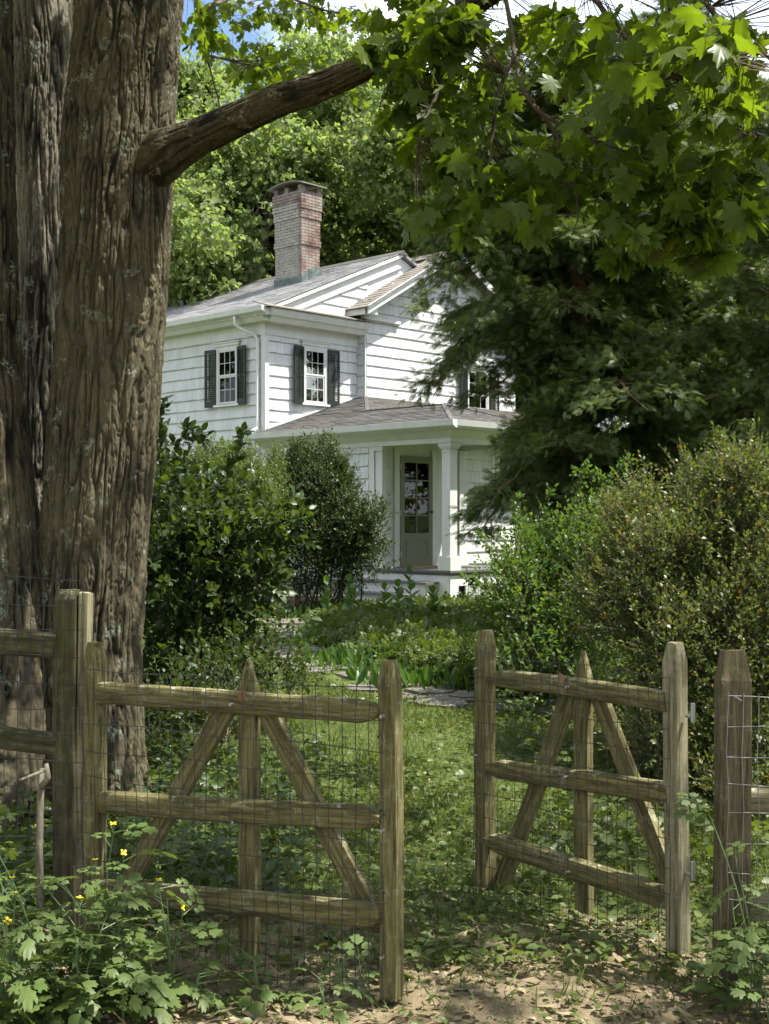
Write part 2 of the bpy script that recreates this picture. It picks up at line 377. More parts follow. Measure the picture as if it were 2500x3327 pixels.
M['rust'] = plain('rusty_leaf_brown', (.20, .10, .05), .7)
# ---------------------------------------------------------------- ground
PATH = np.array([(1.75, 10.35), (.75, 10.75), (.08, 11.6), (-.67, 12.9), (-1.2, 14.9), (-1.55, 18), (-1.65, 20.2), (-.9, 21.6)])
def path_dist(x, y):
    d = np.full(np.shape(x), 1e9)
    for a, b in zip(PATH[:-1], PATH[1:]):
        ab = b - a; t = np.clip(((x - a[0]) * ab[0] + (y - a[1]) * ab[1]) / (ab @ ab), 0, 1)
        d = np.minimum(d, np.hypot(x - a[0] - t * ab[0], y - a[1] - t * ab[1]))
    return d
def gz(x, y):
    x = np.asarray(x, float); y = np.asarray(y, float)
    t = np.clip((y - 5) / 13, 0, 1); z = .17 * t * t * (3 - 2 * t)
    z = z + .05 * (fbm(x * .7 + 9, y * .7, 3) - .5) * 2 * np.clip((22 - y) / 8, 0, 1) + .015 * (fbm(x * 4, y * 4, 5) - .5) * 2
    z = z - .05 * np.clip(x - .6, 0, 1) * np.clip((6 - y) / 1.5, 0, 1)
    far = np.clip((np.hypot(x, y - 20) - 45) / 200, 0, 1)
    return z + far * 3.0
def ax(lo, hi, fine, far, nf):
    a = np.arange(lo, hi, fine); k = np.linspace(0, 1, nf)[1:] ** 2.2
    return np.concatenate([(lo - k * (far + lo) )[::-1] if False else (lo - k * far)[::-1], a, hi + k * far])
xs = ax(-4, 4.5, .06, 400, 26); ys = ax(3, 23, .07, 400, 26)
GX, GY = np.meshgrid(xs, ys); GZ = gz(GX, GY)
V = np.stack([GX.ravel(), GY.ravel(), GZ.ravel()], 1); nx = len(xs); ny = len(ys)
i = (np.arange(ny - 1)[:, None] * nx + np.arange(nx - 1)[None]).ravel()
F = np.stack([i, i + 1, i + nx + 1, i + nx], 1)
m, t, p = newmat('soil_and_turf'); v = coords(t)
soil = ramp(t, noise(t, v, 7, 8, .7), [(.3, (.11, .085, .05)), (.55, (.20, .16, .10)), (.75, (.31, .26, .175))])
turf = ramp(t, noise(t, v, 9, 6, .6), [(.3, (.05, .075, .018)), (.6, (.08, .11, .028)), (.8, (.13, .13, .05))])
sx = t.nodes.new('ShaderNodeSeparateXYZ'); t.links.new(v, sx.inputs[0])
ad = N(t, 'ShaderNodeMath', operation='MULTIPLY_ADD'); t.links.new(noise(t, v, 1.6, 6, .65), ad.inputs[0]); ad.inputs[1].default_value = 5; t.links.new(sx.outputs['Y'], ad.inputs[2])
mr = N(t, 'ShaderNodeMapRange'); mr.inputs[1].default_value = 6.9; mr.inputs[2].default_value = 8.2; t.links.new(ad.outputs[0], mr.inputs[0])
t.links.new(mixc(t, mr.outputs[0], soil, turf), p.inputs['Base Color']); p.inputs['Roughness'].default_value = .95; p.inputs['Specular IOR Level'].default_value = .15
bump(t, p, noise(t, v, 40, 8, .7), .8, .02)
np_obj('ground', V, F, m, smooth=True, kind='structure')
# slate path: separate flat stones, set a little proud of the turf
rg = random.Random(3)
path = empty('path', (0, 0, 0)); path['kind'] = 'structure'
seg = [(Vector((*a, 0)), Vector((*b, 0))) for a, b in zip(PATH[:-1], PATH[1:])]
for a, b in seg:
    L = (b - a).length; d = (b - a).normalized(); q = Vector((-d.y, d.x, 0)); s = 0
    while s < L:
        w = rg.uniform(.42, .75)
        for off in ((-.13,) if rg.random() < .4 else (-.24, .14)):
            c = a + d * (s + w / 2) + q * (off + rg.uniform(-.05, .05)); n = rg.choice((6, 7, 8)); pts = []
            for k in range(n):
                an = 2 * math.pi * (k + rg.uniform(-.2, .2)) / n
                pts.append(c + d * math.cos(an) * w * .5 * rg.uniform(.85, 1.05) + q * math.sin(an) * .26 * rg.uniform(.8, 1.1))
            z0 = float(gz(c.x, c.y)); til = rg.uniform(-.03, .03)
            mb = MB(); mb.prism([Vector((p_.x, p_.y, z0 - .05)) for p_ in pts], (0, 0, .062 + rg.uniform(0, .02)))
            mb.build('stone', M['stone'], path)
        s += w + .03
# ---------------------------------------------------------------- farmhouse
HX, HY, HR = 1.132, 21.5, math.radians(46.4)
house = empty('farmhouse', (HX, HY, 0), HR, 'white shingled farmhouse with dark green shutters, brick chimney and corner porch', 'house')
def hw(x, y, z=0):
    c, s = math.cos(HR), math.sin(HR); return Vector((HX + x * c - y * s, HY + x * s + y * c, z))
def place(o, axis, c, a=0, n=0, z=0, yaw=0):
    """axis 'y': wall facing local -y at y=c (a runs +x); axis 'x': wall facing local -x at x=c (a runs -y)"""
    if axis == 'y': o.location = (a, c - n, z); o.rotation_euler = (0, 0, yaw)
    else: o.location = (c - n, -a, z); o.rotation_euler = (0, 0, -math.pi / 2 + yaw)
    return o
wb = MB()
wb.prism([(0, 4.84, .3), (7.85, 4.84, .3), (7.85, 4.84, 5.85), (3.92, 4.84, 7.5), (0, 4.84, 5.85)], (0, 15, 0))
wall_a = wb.build('wall', M['white'], house)
wall_b = MB().prism([(2.591, 4.6, .3), (7.8, 4.6, .3), (7.8, 4.6, 6.3), (5.2, 4.6, 7.7), (2.591, 4.6, 6.28)], (0, 6.8, 0)).build('wall', M['white'], house)
wall_w = MB().box(0, 7.6, 1.84, 4.836, .55, 3.32).build('wall', M['white'], house)
MB().box(.03, 7.8, 1.88, 19.8, -.2, .55).build('foundation', M['foundation'], house)
# shingles
shw = [.13, .17, .21, .26, .31]; SHC = .229
def wedge(w, h=SHC + .02, j=0):
    mb = MB(); g = .0025
    z = [(-.006 + (j * 7 % 5) * .002), (-.006 + (j * 3 % 4) * .003)]
    mb.v = [(g, .004, z[0]), (w - g, .004, z[1]), (w - g, -.027, z[1]), (g, -.027, z[0]), (g, .004, h), (w - g, .004, h), (w - g, -.006, h), (g, -.006, h)]
    mb.f = [(0, 3, 2, 1), (4, 5, 6, 7), (0, 1, 5, 4), (1, 2, 6, 5), (2, 3, 7, 6), (3, 0, 4, 7)]
    mb.box(g, w - g, -.0262, 0, -.0125, -.0058); return mb  # thin strip below the butt, carries the painted contact shadow
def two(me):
    me.materials.append(M['butt_shadow']); me.polygons.foreach_set('material_index', [1 if (i % 12) >= 6 else 0 for i in range(len(me.polygons))]); return me
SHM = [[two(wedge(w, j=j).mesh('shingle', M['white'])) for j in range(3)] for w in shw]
single = [0]; rest = MB()
def shingles(parent, axis, c, a0, a1, z0, z1, holes=(), limit=None, quota=300, course=SHC):
    z = z0; rr = random.Random(int(a0 * 100 + z0 * 10)); made = 0
    while z < z1 - .02:
        iv = [(a0, a1)]
        for (h0, h1, hz0, hz1) in holes:
            if hz0 < z + course * .5 < hz1:
                iv = [q for s, e in iv for q in ((s, min(e, h0)), (max(s, h1), e)) if q[1] - q[0] > .03]
        for s, e in iv:
            a = s
            while a < e - .01:
                k = rr.randrange(5); w = shw[k]
                if a + w > e - .05:
                    w = e - a; k = None
                if limit is None or z + course + .04 < min(limit(a), limit(a + w)):
                    if k is not None and single[0] < 300 and made < quota:
                        o = link(bpy.data.objects.new('shingle', SHM[k][rr.randrange(3)]), parent); place(o, axis, c, a, 0, z); single[0] += 1; made += 1
                    else:
                        mb = wedge(w, j=rr.randrange(3)); b = len(rest.v)
                        for q in mb.v:
                            rest.v.append((a + q[0], c + q[1], z + q[2]) if axis == 'y' else (c + q[1], -(a + q[0]), z + q[2]))
                        rest.f += [tuple(b + i_ for i_ in f) for f in mb.f]
                a += w
        z += course
# windows: on each wall (axis, c, a0, a1, z0, z1)
W1 = (1.05, 1.60, 4.09, 5.17); W2 = (-6.27, -5.70, 4.06, 5.15); W3 = (5.98, 6.67, 4.00, 5.14); W4 = (3.62, 4.42, 1.95, 3.0)
shingles(wall_b, 'y', 4.6, 2.62, 7.7, 4.29, 7.6, [(5.88, 6.77, 3.9, 5.3)], lambda a: 6.2 + .5625 * (a - 2.27) if a < 5.2 else 7.8 - .5625 * (a - 5.2), quota=100)
shingles(wall_w, 'x', 0, -4.84, -1.95, .6, 3.0, quota=62)
shingles(wall_w, 'y', 1.84, .12, .45, .81, 3.0, quota=12); shingles(wall_w, 'y', 1.84, 2.42, 3.52, .81, 3.2, quota=20); shingles(wall_w, 'y', 1.84, 4.55, 7.5, .81, 3.2, quota=0)
shingles(wall_w, 'y', 1.84, 3.52, 4.55, .81, 1.8, quota=0)
shingles(wall_a, 'y', 4.84, .07, 2.57, 3.42, 5.35, [(.97, 1.68, 4.0, 5.3)], lambda a: 6, quota=70)
shingles(wall_a, 'y', 4.84, .1, 2.9, 5.96, 7.2, (), lambda a: 5.83 + .426 * a, quota=8)
shingles(wall_a, 'x', 0, -19.7, -4.98, 1.0, 5.4, [(-6.36, -5.62, 3.97, 5.27), (-14.4, -13.7, 3.97, 5.27)], quota=300 - 272)
shingles(wall_b, 'x', 2.591, -4.84, -4.62, 4.29, 6.2, quota=0)
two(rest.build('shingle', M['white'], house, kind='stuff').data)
# corner boards, cornices, rakes
tr = MB()
tr.box(-.028, .075, 4.812, 4.84 - .001, 3.4, 5.5); tr.box(-.0275, -.001, 4.8405, 4.95, 1.0, 5.5)           # main corner
tr.box(-.028, -.001, 1.80, 1.93, .58, 3.0); tr.box(-.0275, .10, 1.81, 1.839, .58, 3.0)
tr.box(2.56, 2.592, 4.57, 4.599, 4.25, 6.2)
tr.box(-.03, 2.585, 4.80, 4.839, 5.36, 5.72); tr.box(-.032, -.001, 4.80, 19.9, 5.36, 5.72)               # frieze boards
tr.box(3.40, 3.50, 1.80, 1.838, .8, 3.2)
tr.build('trim', M['trim'], house)
cn = MB()                                                                                        # boxed eave and cornice of the left range
cn.prism([(-.30, 4.50, 5.70), (-.02, 4.50, 5.70), (-.02, 4.50, 5.86), (-.30, 4.50, 5.79)], (0, 15.4, 0))
cn.prism([(-.20, 4.62, 5.60), (-.0325, 4.62, 5.60), (-.0325, 4.62, 5.699), (-.27, 4.62, 5.699)], (0, 15.2, 0))
cn.prism([(-.18, 4.50, 5.7001), (-.18, 4.45, 5.80), (-.18, 4.45, 5.84), (-.18, 4.839, 5.87), (-.18, 4.839, 5.7001)], (2.765, 0, 0))
cn.prism([(-.10, 4.60, 5.59), (-.10, 4.53, 5.6999), (-.10, 4.799, 5.6999), (-.10, 4.799, 5.59)], (2.685, 0, 0))
cn.build('cornice', M['trim'], house)
gt = MB()
gt.prism([(-.42, 4.48, 5.86), (-.40, 4.48, 5.76), (-.31, 4.48, 5.72), (-.302, 4.48, 5.72), (-.302, 4.48, 5.86)], (0, 15.4, 0))
gt.prism([(-.43, -.42, 3.36), (-.41, -.42, 3.26), (-.33, -.42, 3.22), (-.305, -.42, 3.22), (-.305, -.42, 3.36)], (0, 5.42, 0))
gt.prism([(-.304, -.43, 3.36), (-.304, -.41, 3.26), (-.304, -.33, 3.22), (-.304, -.305, 3.22), (-.304, -.305, 3.36)], (2.90, 0, 0))
gt.prism([(2.62, 1.2, 3.24), (2.62, 1.22, 3.14), (2.62, 1.3, 3.10), (2.62, 1.32, 3.24)], (5.6, 0, 0))
gt.build('gutter', M['trim'], house)
pe = MB()                                                                                        # little pent roof over the cornice
pe.prism([(-.33, 4.40, 5.868), (-.33, 4.838, 5.99), (-.33, 4.838, 5.965), (-.33, 4.40, 5.845)], (2.92, 0, 0))
pe.build('pent_roof', M['roof3'], house)
rk = MB()                                                                                        # wide rake board of the left gable
def az(x): return 5.913 + .426 * x
rk.prism([(-.30, 4.79, az(-.30) - .05), (3.92, 4.79, az(3.92) - .05), (3.92, 4.79, az(3.92) - .34), (.45, 4.79, az(.45) - .34), (-.30, 4.79, az(-.3) - .06)], (0, .048, 0))
rk.prism([(-.32, 4.73, az(-.32) - .03), (3.92, 4.73, az(3.92) - .03), (3.92, 4.73, az(3.92) - .10), (-.32, 4.73, az(-.32) - .10)], (0, .06, 0))
def bz(x): return 6.14 + .5625 * (x - 2.27)
rk.prism([(2.27, 4.18, bz(2.27) - .03), (5.2, 4.18, bz(5.2) - .03), (5.2, 4.18, bz(5.2) - .17), (2.27, 4.18, bz(2.27) - .17)], (0, .04, 0))
rk.prism([(2.24, 4.15, bz(2.24) + .02), (5.2, 4.15, bz(5.2) + .02), (5.2, 4.15, bz(5.2) - .05), (2.24, 4.15, bz(2.24) - .05)], (0, .029, 0))
rk.prism([(5.2, 4.18, bz(5.2) - .03), (8.3, 4.18, 6.03), (8.3, 4.18, 5.89), (5.2, 4.18, bz(5.2) - .17)], (0, .04, 0))
rk.prism([(2.36, 4.23, bz(2.36) - .12), (5.2, 4.23, bz(5.2) - .12), (5.2, 4.23, bz(5.2) - .15), (2.36, 4.23, bz(2.36) - .15)], (0, .36, 0))   # soffit
rk.prism([(2.36, 4.23, bz(2.36) - .02), (2.36, 4.23, 5.99), (2.591, 4.23, 5.99), (2.591, 4.23, bz(2.59) - .16)], (0, .609, 0))
rk.box(2.27, 2.30, 4.29, 4.83, 5.98, 6.10)
rk.box(2.45, 3.6, 4.50, 4.579, 5.93, 5.99); 
rk.build('rake_board', M['trim'], house)
def roof(name, mat, P, lmin, lmax, h0, h1, course=.125, tab=.30, seed=0, thick=.012):
    """tabs between lmin(h)..lmax(h), P(l,h) -> point on the plane, course by course"""
    r = random.Random(seed); mb = MB(); h = h0
    nrm = None
    while h < h1 - .01:
        hb, ht = h, min(h + course * 1.0, h1); a0, a1, b0, b1 = lmin(hb), lmax(hb), lmin(ht), lmax(ht)
        L = max(a1 - a0, b1 - b0)
        if L > .02:
            n = max(1, int(round(L / tab))); off = r.random() * .8; cut = [0] + [(k + off) / n for k in range(n) if 0 < (k + off) / n < 1] + [1]
            for u0, u1 in zip(cut[:-1], cut[1:]):
                if u1 - u0 < .004: continue
                e = .003 / L; j = r.uniform(-.004, .004); lift = thick + r.uniform(-.003, .005)
                q = [P(a0 + (a1 - a0) * (u0 + e), hb + j), P(a0 + (a1 - a0) * (u1 - e), hb + j), P(b0 + (b1 - b0) * (u1 - e), ht + .01), P(b0 + (b1 - b0) * (u0 + e), ht + .01)]
                up = Vector((0, 0, 1)); b = len(mb.v)
                mb.v += [tuple(q[0] - up * .01), tuple(q[1] - up * .01), tuple(q[2] - up * .01), tuple(q[3] - up * .01), tuple(q[0] + up * lift), tuple(q[1] + up * lift), tuple(q[2] + up * .001), tuple(q[3] + up * .001)]
                mb.f += [tuple(b + i_ for i_ in f) for f in ((0, 3, 2, 1), (4, 5, 6, 7), (0, 1, 5, 4), (1, 2, 6, 5), (2, 3, 7, 6), (3, 0, 4, 7))]
        h += course
    o = mb.build(name, mat, house); o['kind'] = 'stuff'; return o
k = lambda c: (lambda h: c)
V3 = lambda x, y, z: Vector((x, y, z))
roof('roof', M['roof'], lambda l, h: V3(h, l, az(h)), k(4.73), k(19.9), -.36, 3.92, .125, .33, 1)
MB().prism([(3.92, 4.73, az(3.92) + .01), (8.2, 4.73, az(3.92) - .426 * 4.28), (8.2, 4.73, az(3.92) - .426 * 4.28 - .06), (3.92, 4.73, az(3.92) - .05)], (0, 15.2, 0)).build('roof', M['roof'], house)
MB().prism([(3.80, 4.70, az(3.80) + .018), (3.92, 4.70, az(3.92) + .05), (4.04, 4.70, az(3.80) + .018), (4.04, 4.70, az(3.80) - .01), (3.80, 4.70, az(3.80) - .01)], (0, 15.2, 0)).build('ridge_cap', M['roof2'], house)
roof('roof', M['roof3'], lambda l, h: V3(h, l, bz(h)), k(4.13), k(4.835), 2.22, 5.2, .14, .22, 2)
roof('roof', M['roof3'], lambda l, h: V3(h, l, bz(h)), k(4.836), k(11.5), 4.9, 5.2, .14, .3, 3)
MB().prism([(5.2, 4.2, bz(5.2) + .02), (8.4, 4.2, bz(5.2) - 1.8), (8.4, 4.2, bz(5.2) - 1.86), (5.2, 4.2, bz(5.2) - .04)], (0, 7.3, 0)).build('roof', M['roof3'], house)
pz = lambda x: 3.446 + .32 * x
roof('porch_roof', M['roof2'], lambda l, h: V3(h, l, pz(h)), lambda h: h, lambda h: 4.95 if h < -.03 else 4.835, -.36, 1.1, .115, .3, 4)
roof('porch_roof', M['roof2'], lambda l, h: V3(h, l, pz(h)), lambda h: 3.07 + (h - 1.1) * 1.027, k(4.835), 1.1, 2.62, .115, .3, 5)
roof('porch_roof', M['roof2'], lambda l, h: V3(l, h, pz(h)), lambda h: h, lambda h: 2.2 - h, -.36, 1.1, .115, .3, 6)
roof('porch_roof', M['roof2'], lambda l, h: V3(2.2 - h, l, pz(h)), lambda h: h, lambda h: 4.164 - (2.2 - h), -.36, 1.1, .115, .3, 7)
roof('porch_roof', M['roof2'], lambda l, h: V3(l, h, 3.80 + .32 * (h - 3.07)), lambda h: (4.164 - h if h > 1.66 else 2.5) if h < 3.07 else 1.1 + (h - 3.07) / 1.027, k(7.9), 1.25, 4.6, .115, .3, 8)
hc = MB()
for a, b in (((-.36, -.36), (1.1, 1.1)), ((2.56, -.36), (1.1, 1.1)), ((1.1, 1.1), (1.1, 3.07)), ((1.1, 3.07), (2.6, 4.58))):
    for q in range(int(math.dist(a, b) / .14)):
        f0 = q / int(math.dist(a, b) / .14); x = a[0] + (b[0] - a[0]) * f0; y = a[1] + (b[1] - a[1]) * f0
        zz = min(pz(x if x <= 1.1 or y > 3 else 2.2 - x), pz(1.1) if y < 3 else 9)
        d = Vector((b[0] - a[0], b[1] - a[1], 0)).normalized()
        Mx = Matrix.Translation((x, y, zz + .012)) @ Matrix.Rotation(math.atan2(d.y, d.x), 4, 'Z') @ Matrix.Rotation(-math.atan(.226 if abs(d.x) > .1 else 0), 4, 'Y')
        hc.box(0, .17, -.04, .04, -.012, .004, Mx)
hc.build('ridge_cap', M['roof2'], house)
fl = MB(); fl.box(2.60, 4.9, 4.555, 4.578, 4.285, 4.335); fl.prism([(.02, 4.79, 3.47), (2.58, 4.79, 4.29), (2.58, 4.79, 4.33), (.02, 4.79, 3.51)], (0, .04, 0)); fl.build('flashing', M['trim'], house)
# porch: boxed eave, beam, ceiling, columns, floor, steps
pb = MB()
pb.prism([(-.303, -.303, 3.22), (-.303, 4.93, 3.22), (-.303, 4.93, 3.33), (-.303, -.303, 3.33)], (.03, 0, 0))
pb.box(-.272, 2.48, -.303, -.272, 3.221, 3.33); pb.box(2.481, 2.503, -.303, 1.7, 3.22, 3.33)
pb.box(-.27, -.045, -.27, 4.92, 3.20, 3.235); pb.box(-.0449, 2.47, -.27, -.045, 3.2001, 3.235)
pb.prism([(-.20, -.20, 3.195), (-.046, -.046, 3.08), (-.046, 4.9, 3.08), (-.20, 4.9, 3.195)], (.0, 0, .004))
pb.prism([(-.20, -.20, 3.196), (2.45, -.20, 3.196), (2.3, -.046, 3.08), (-.046, -.046, 3.08)], (0, 0, .004))
pb.box(-.045, .10, -.045, 4.83, 3.0, 3.199); pb.box(.1001, 2.35, -.0451, .10, 3.001, 3.198); pb.box(2.22, 2.351, .1001, 1.8, 3.0, 3.198)
pb.box(.1002, 2.21, .101, 1.83, 3.10, 3.13)
pb.box(2.36, 7.8, 1.30, 1.83, 3.09, 3.12); pb.box(2.36, 7.8, 1.27, 1.30, 3.06, 3.2)
pb.build('porch_beam', M['trim'], house)
def column(x, y, w=.19):
    c = MB(); c.box(x - w / 2, x + w / 2, y - w / 2, y + w / 2, 1.04, 2.90)
    for (e, z0, z1) in ((.05, .79, 1.02), (.03, 1.02, 1.04), (.012, 2.84, 2.86), (.025, 2.90, 2.93), (.045, 2.93, 2.998)):
        c.box(x - w / 2 - e, x + w / 2 + e, y - w / 2 - e, y + w / 2 + e, z0, z1)
    return c.build('column', M['trim'], house)
column(.11, .11); column(2.19, .11)
def pil(x0, x1):
    c = MB(); c.box(x0, x1, 1.62, 1.819, 1.0, 2.92); c.box(x0 - .03, x1 + .03, 1.59, 1.8189, .79, 1.0); c.box(x0 - .03, x1 + .03, 1.59, 1.8189, 2.92, 2.999); return c.build('pilaster', M['trim'], house)
pil(.0, .11); pil(2.17, 2.38)
deck = MB().box(-.02, 2.32, -.02, 1.8, .70, .752).build('porch_floor', M['floor'], house)
for q in range(20):
    MB().box(-.06, 2.36, -.06 + q * .0935, -.06 + (q + 1) * .0935 - .004, .7525, .79).build('plank', M['floor'], deck)
sk = MB()
sk.box(-.015, .03, .0, 1.8, .30, .699); sk.box(-.015, 2.3, -.0155, .02, .52, .699); sk.box(-.02, .2, -.02, .2, .05, .52); sk.box(-.0149, 2.3, -.012, .01, .14, .22); sk.box(2.2, 2.3, -.013, .01, .05, .52)
sk.build('porch_skirt', M['white'], house)
MB().box(.1, 2.2, .06, .1, .1, .6).build('dark_sheet', M['dark'], house)  # solid near-black sheet painting the shade under the porch floor
lt = MB().box(.40, .42, -.02, .009, .225, .51).build('vent_grille', M['trim'], house)
for q in range(16): MB().box(.44 + q * .048, .462 + q * .048, -.012, .008, .221, .519).build('slat', M['trim'], lt)
st = MB(); st.box(-.34, -.03, .28, 2.05, .12, .55); st.box(-.66, -.345, .28, 2.05, .02, .35); st.build('stair', M['white'], house)
for (x0, z) in ((-.38, .59), (-.70, .39)): MB().box(x0, x0 + .345, .22, 2.1, z - .038, z).build('tread', M['floor'], house)
MB().box(.5, 1.45, 1.25, 1.72, .791, .803).build('doormat', M['mat'], house)
bell = MB().box(.18, .27, 1.78, 1.812, 2.22, 2.38).build('doorbell', M['black'], house); MB().box(.225, .262, 1.772, 1.7795, 2.25, 2.33).build('button', M['steel'], bell)
# door
door = MB()
dx0, dx1, dz0, dz1 = .66, 1.56, .80, 2.86
door.box(dx0, dx0 + .11, 1.775, 1.80, dz0, dz1); door.box(dx1 - .11, dx1, 1.775, 1.80, dz0, dz1); door.box(dx0 + .1105, dx1 - .1105, 1.7751, 1.80, dz0, dz0 + .62); door.box(dx0 + .1105, dx1 - .1105, 1.7751, 1.80, dz1 - .12, dz1)
door.box(dx0 + .17, dx1 - .17, 1.765, 1.775, dz0 + .18, dz0 + .19); door.box(dx0 + .17, dx1 - .17, 1.765, 1.775, dz0 + .48, dz0 + .49); door.box(dx0 + .15, dx0 + .165, 1.765, 1.775, dz0 + .18, dz0 + .49); door.box(dx1 - .165, dx1 - .15, 1.765, 1.775, dz0 + .18, dz0 + .49)
door = door.build('door', M['door'], house)
gx0, gx1, gz0, gz1 = dx0 + .11, dx1 - .11, dz0 + .62, dz1 - .12
MB().box(gx0, gx1, 1.832, 1.836, gz0, gz1).build('dark_interior_backing', M['dark'], door)
MB().box(gx0 + .36, gx0 + .50, 1.822, 1.828, gz0, gz1).build('curtain', M['curtain'], door)
for r_ in range(4):
    for c_ in range(2):
        w_, h_ = (gx1 - gx0) / 2, (gz1 - gz0) / 4
        MB().box(gx0 + c_ * w_ + .008, gx0 + (c_ + 1) * w_ - .008, 1.790, 1.793, gz0 + r_ * h_ + .008, gz0 + (r_ + 1) * h_ - .008).build('pane', M['glass'], door)
mu = MB(); mu.box((gx0 + gx1) / 2 - .012, (gx0 + gx1) / 2 + .012, 1.778, 1.799, gz0, gz1)
for r_ in range(1, 4): z = gz0 + r_ * (gz1 - gz0) / 4; mu.box(gx0, (gx0 + gx1) / 2 - .0121, 1.7785, 1.7985, z - .012, z + .012); mu.box((gx0 + gx1) / 2 + .0121, gx1, 1.7785, 1.7985, z - .012, z + .012)
mu.build('muntin', M['door'], door)
MB().tube([(dx1 - .06, 1.775, 1.82), (dx1 - .06, 1.72, 1.82)], [.016, .024], 8).build('handle', M['black'], door)
for z in (.98, 1.75, 2.6): MB().box(dx0 - .012, dx0 + .012, 1.768, 1.7745, z, z + .10).build('hinge', M['steel'], door)
MB().box(.52, .657, 1.79, 1.8385, .79, 3.0).box(1.563, 1.68, 1.79, 1.8385, .79, 3.0).build('door_casing', M['trim'], house)
# windows
def window(axis, c, a0, a1, z0, z1, cols=3, shutters=True, slats=17, stand=1.0, head=True):
    w = MB(); g = .085
    w.box(a0 - g, a0, -.045, 0, z0 - .02, z1 + g); w.box(a1, a1 + g, -.045, 0, z0 - .02, z1 + g); w.box(a0 + .0003, a1 - .0003, -.0445, 0, z1, z1 + g)
    w = w.build('window', M['trim'], house); place(w, axis, c)
    def sub(mb, nm, mt, par=None):
        return mb.build(nm, mt, par or w)
    sub(MB().box(a0 - g - .03, a1 + g + .03, -.085, -.001, z0 - .065, z0 - .021), 'sill', M['trim'])
    if head: sub(MB().box(a0 - g - .02, a1 + g + .02, -.065, -.001, z1 + g + .001, z1 + g + .06).box(a0 - g - .05, a1 + g + .05, -.085, -.001, z1 + g + .0605, z1 + g + .085), 'header', M['trim'])
    sub(MB().box(a0, a1, -.0065, -.002, z0, z1), 'dark_interior_backing', M['dark'])
    zm = (z0 + z1) / 2
    for (s0, s1, dep) in ((z0, zm + .015, 0), (zm + .016, z1, .009)):
        fr = MB(); f = .032; n0, n1 = -.036 - dep * 0, -.018
        y0_, y1_ = (-.030, -.012) if dep == 0 else (-.040, -.022)
        fr.box(a0, a0 + f, y0_, y1_, s0, s1); fr.box(a1 - f, a1, y0_, y1_, s0, s1); fr.box(a0 + f, a1 - f, y0_ + .0005, y1_, s0, s0 + f); fr.box(a0 + f, a1 - f, y0_ + .0005, y1_, s1 - f, s1)
        sash = sub(fr, 'sash', M['trim'])
        gx = (a1 - a0 - 2 * f) / cols; gh = (s1 - s0 - 2 * f) / 2
        # individual panes and bars are the smallest pieces of the window
        for r_ in range(2):
            for c_ in range(cols):
                sub(MB().box(a0 + f + gx * c_ + .004, a0 + f + gx * (c_ + 1) - .004, y0_ + .006, y0_ + .009, s0 + f + gh * r_ + .004, s0 + f + gh * (r_ + 1) - .004), 'pane', M['glass'])
        b = MB()
        for c_ in range(1, cols): b.box(a0 + f + gx * c_ - .0055, a0 + f + gx * c_ + .0055, y0_ + .002, y1_, s0 + f, s1 - f)
        for c_ in range(cols): b.box(a0 + f + gx * c_ + .0083, a0 + f + gx * (c_ + 1) - .0083, y0_ + .0025, y1_, s0 + f + gh - .0055, s0 + f + gh + .0055)
        sub(b, 'muntin', M['trim'])
    if not shutters: return
    SW, SZ0, SZ1 = .30, z0 - .06, z1 + .04; sm = None
    for side in (-1, 1):
        fr = MB(); f = .042
        fr.box(0, f, -.03, 0, SZ0, SZ1); fr.box(SW - f, SW, -.03, 0, SZ0, SZ1)
        for (za, zb) in ((SZ0, SZ0 + .13), ((SZ0 + SZ1) / 2 - .03, (SZ0 + SZ1) / 2 + .03), (SZ1 - .07, SZ1)): fr.box(f + .0003, SW - f - .0003, -.0295, -.0005, za, zb)
        fr.box(SW / 2 - .006, SW / 2 + .006, -.046, -.036, SZ0 + .17, SZ1 - .10)
        sh = fr.build('shutter', M['shutter'], house)
        yaw = -.13 * side * stand
        if side < 0: place(sh, axis, c, a0 - g - SW * math.cos(yaw) + .015, .048 + SW * abs(math.sin(yaw)), 0, yaw=-abs(yaw))
        else: place(sh, axis, c, a1 + g - .015, .048, 0, yaw=-abs(yaw) * .9)
        if side < 0: sh.rotation_euler[2] += 2 * abs(yaw); 
        if sm is None:
            Rm = Matrix.Rotation(math.radians(38), 4, 'X'); sm = MB().box(.042, SW - .042, -.016, .016, -.0035, .0035, Rm).mesh('slat', M['shutter'])
        spans = ((SZ0 + .145, (SZ0 + SZ1) / 2 - .03), ((SZ0 + SZ1) / 2 + .045, SZ1 - .07))
        for za, zb in spans:
            n = int((zb - za) / .036)
            for q in range(n):
                s = link(bpy.data.objects.new('slat', sm), sh); s.location = (0, -.015, za + (q + .3) * (zb - za) / n)
window('y', 4.84, *W1); window('x', 0, *W2); window('y', 4.6, *W3); window('y', 1.84, *W4, shutters=False, head=False)
window('x', 0, -14.35, -13.78, 4.06, 5.15, shutters=False)
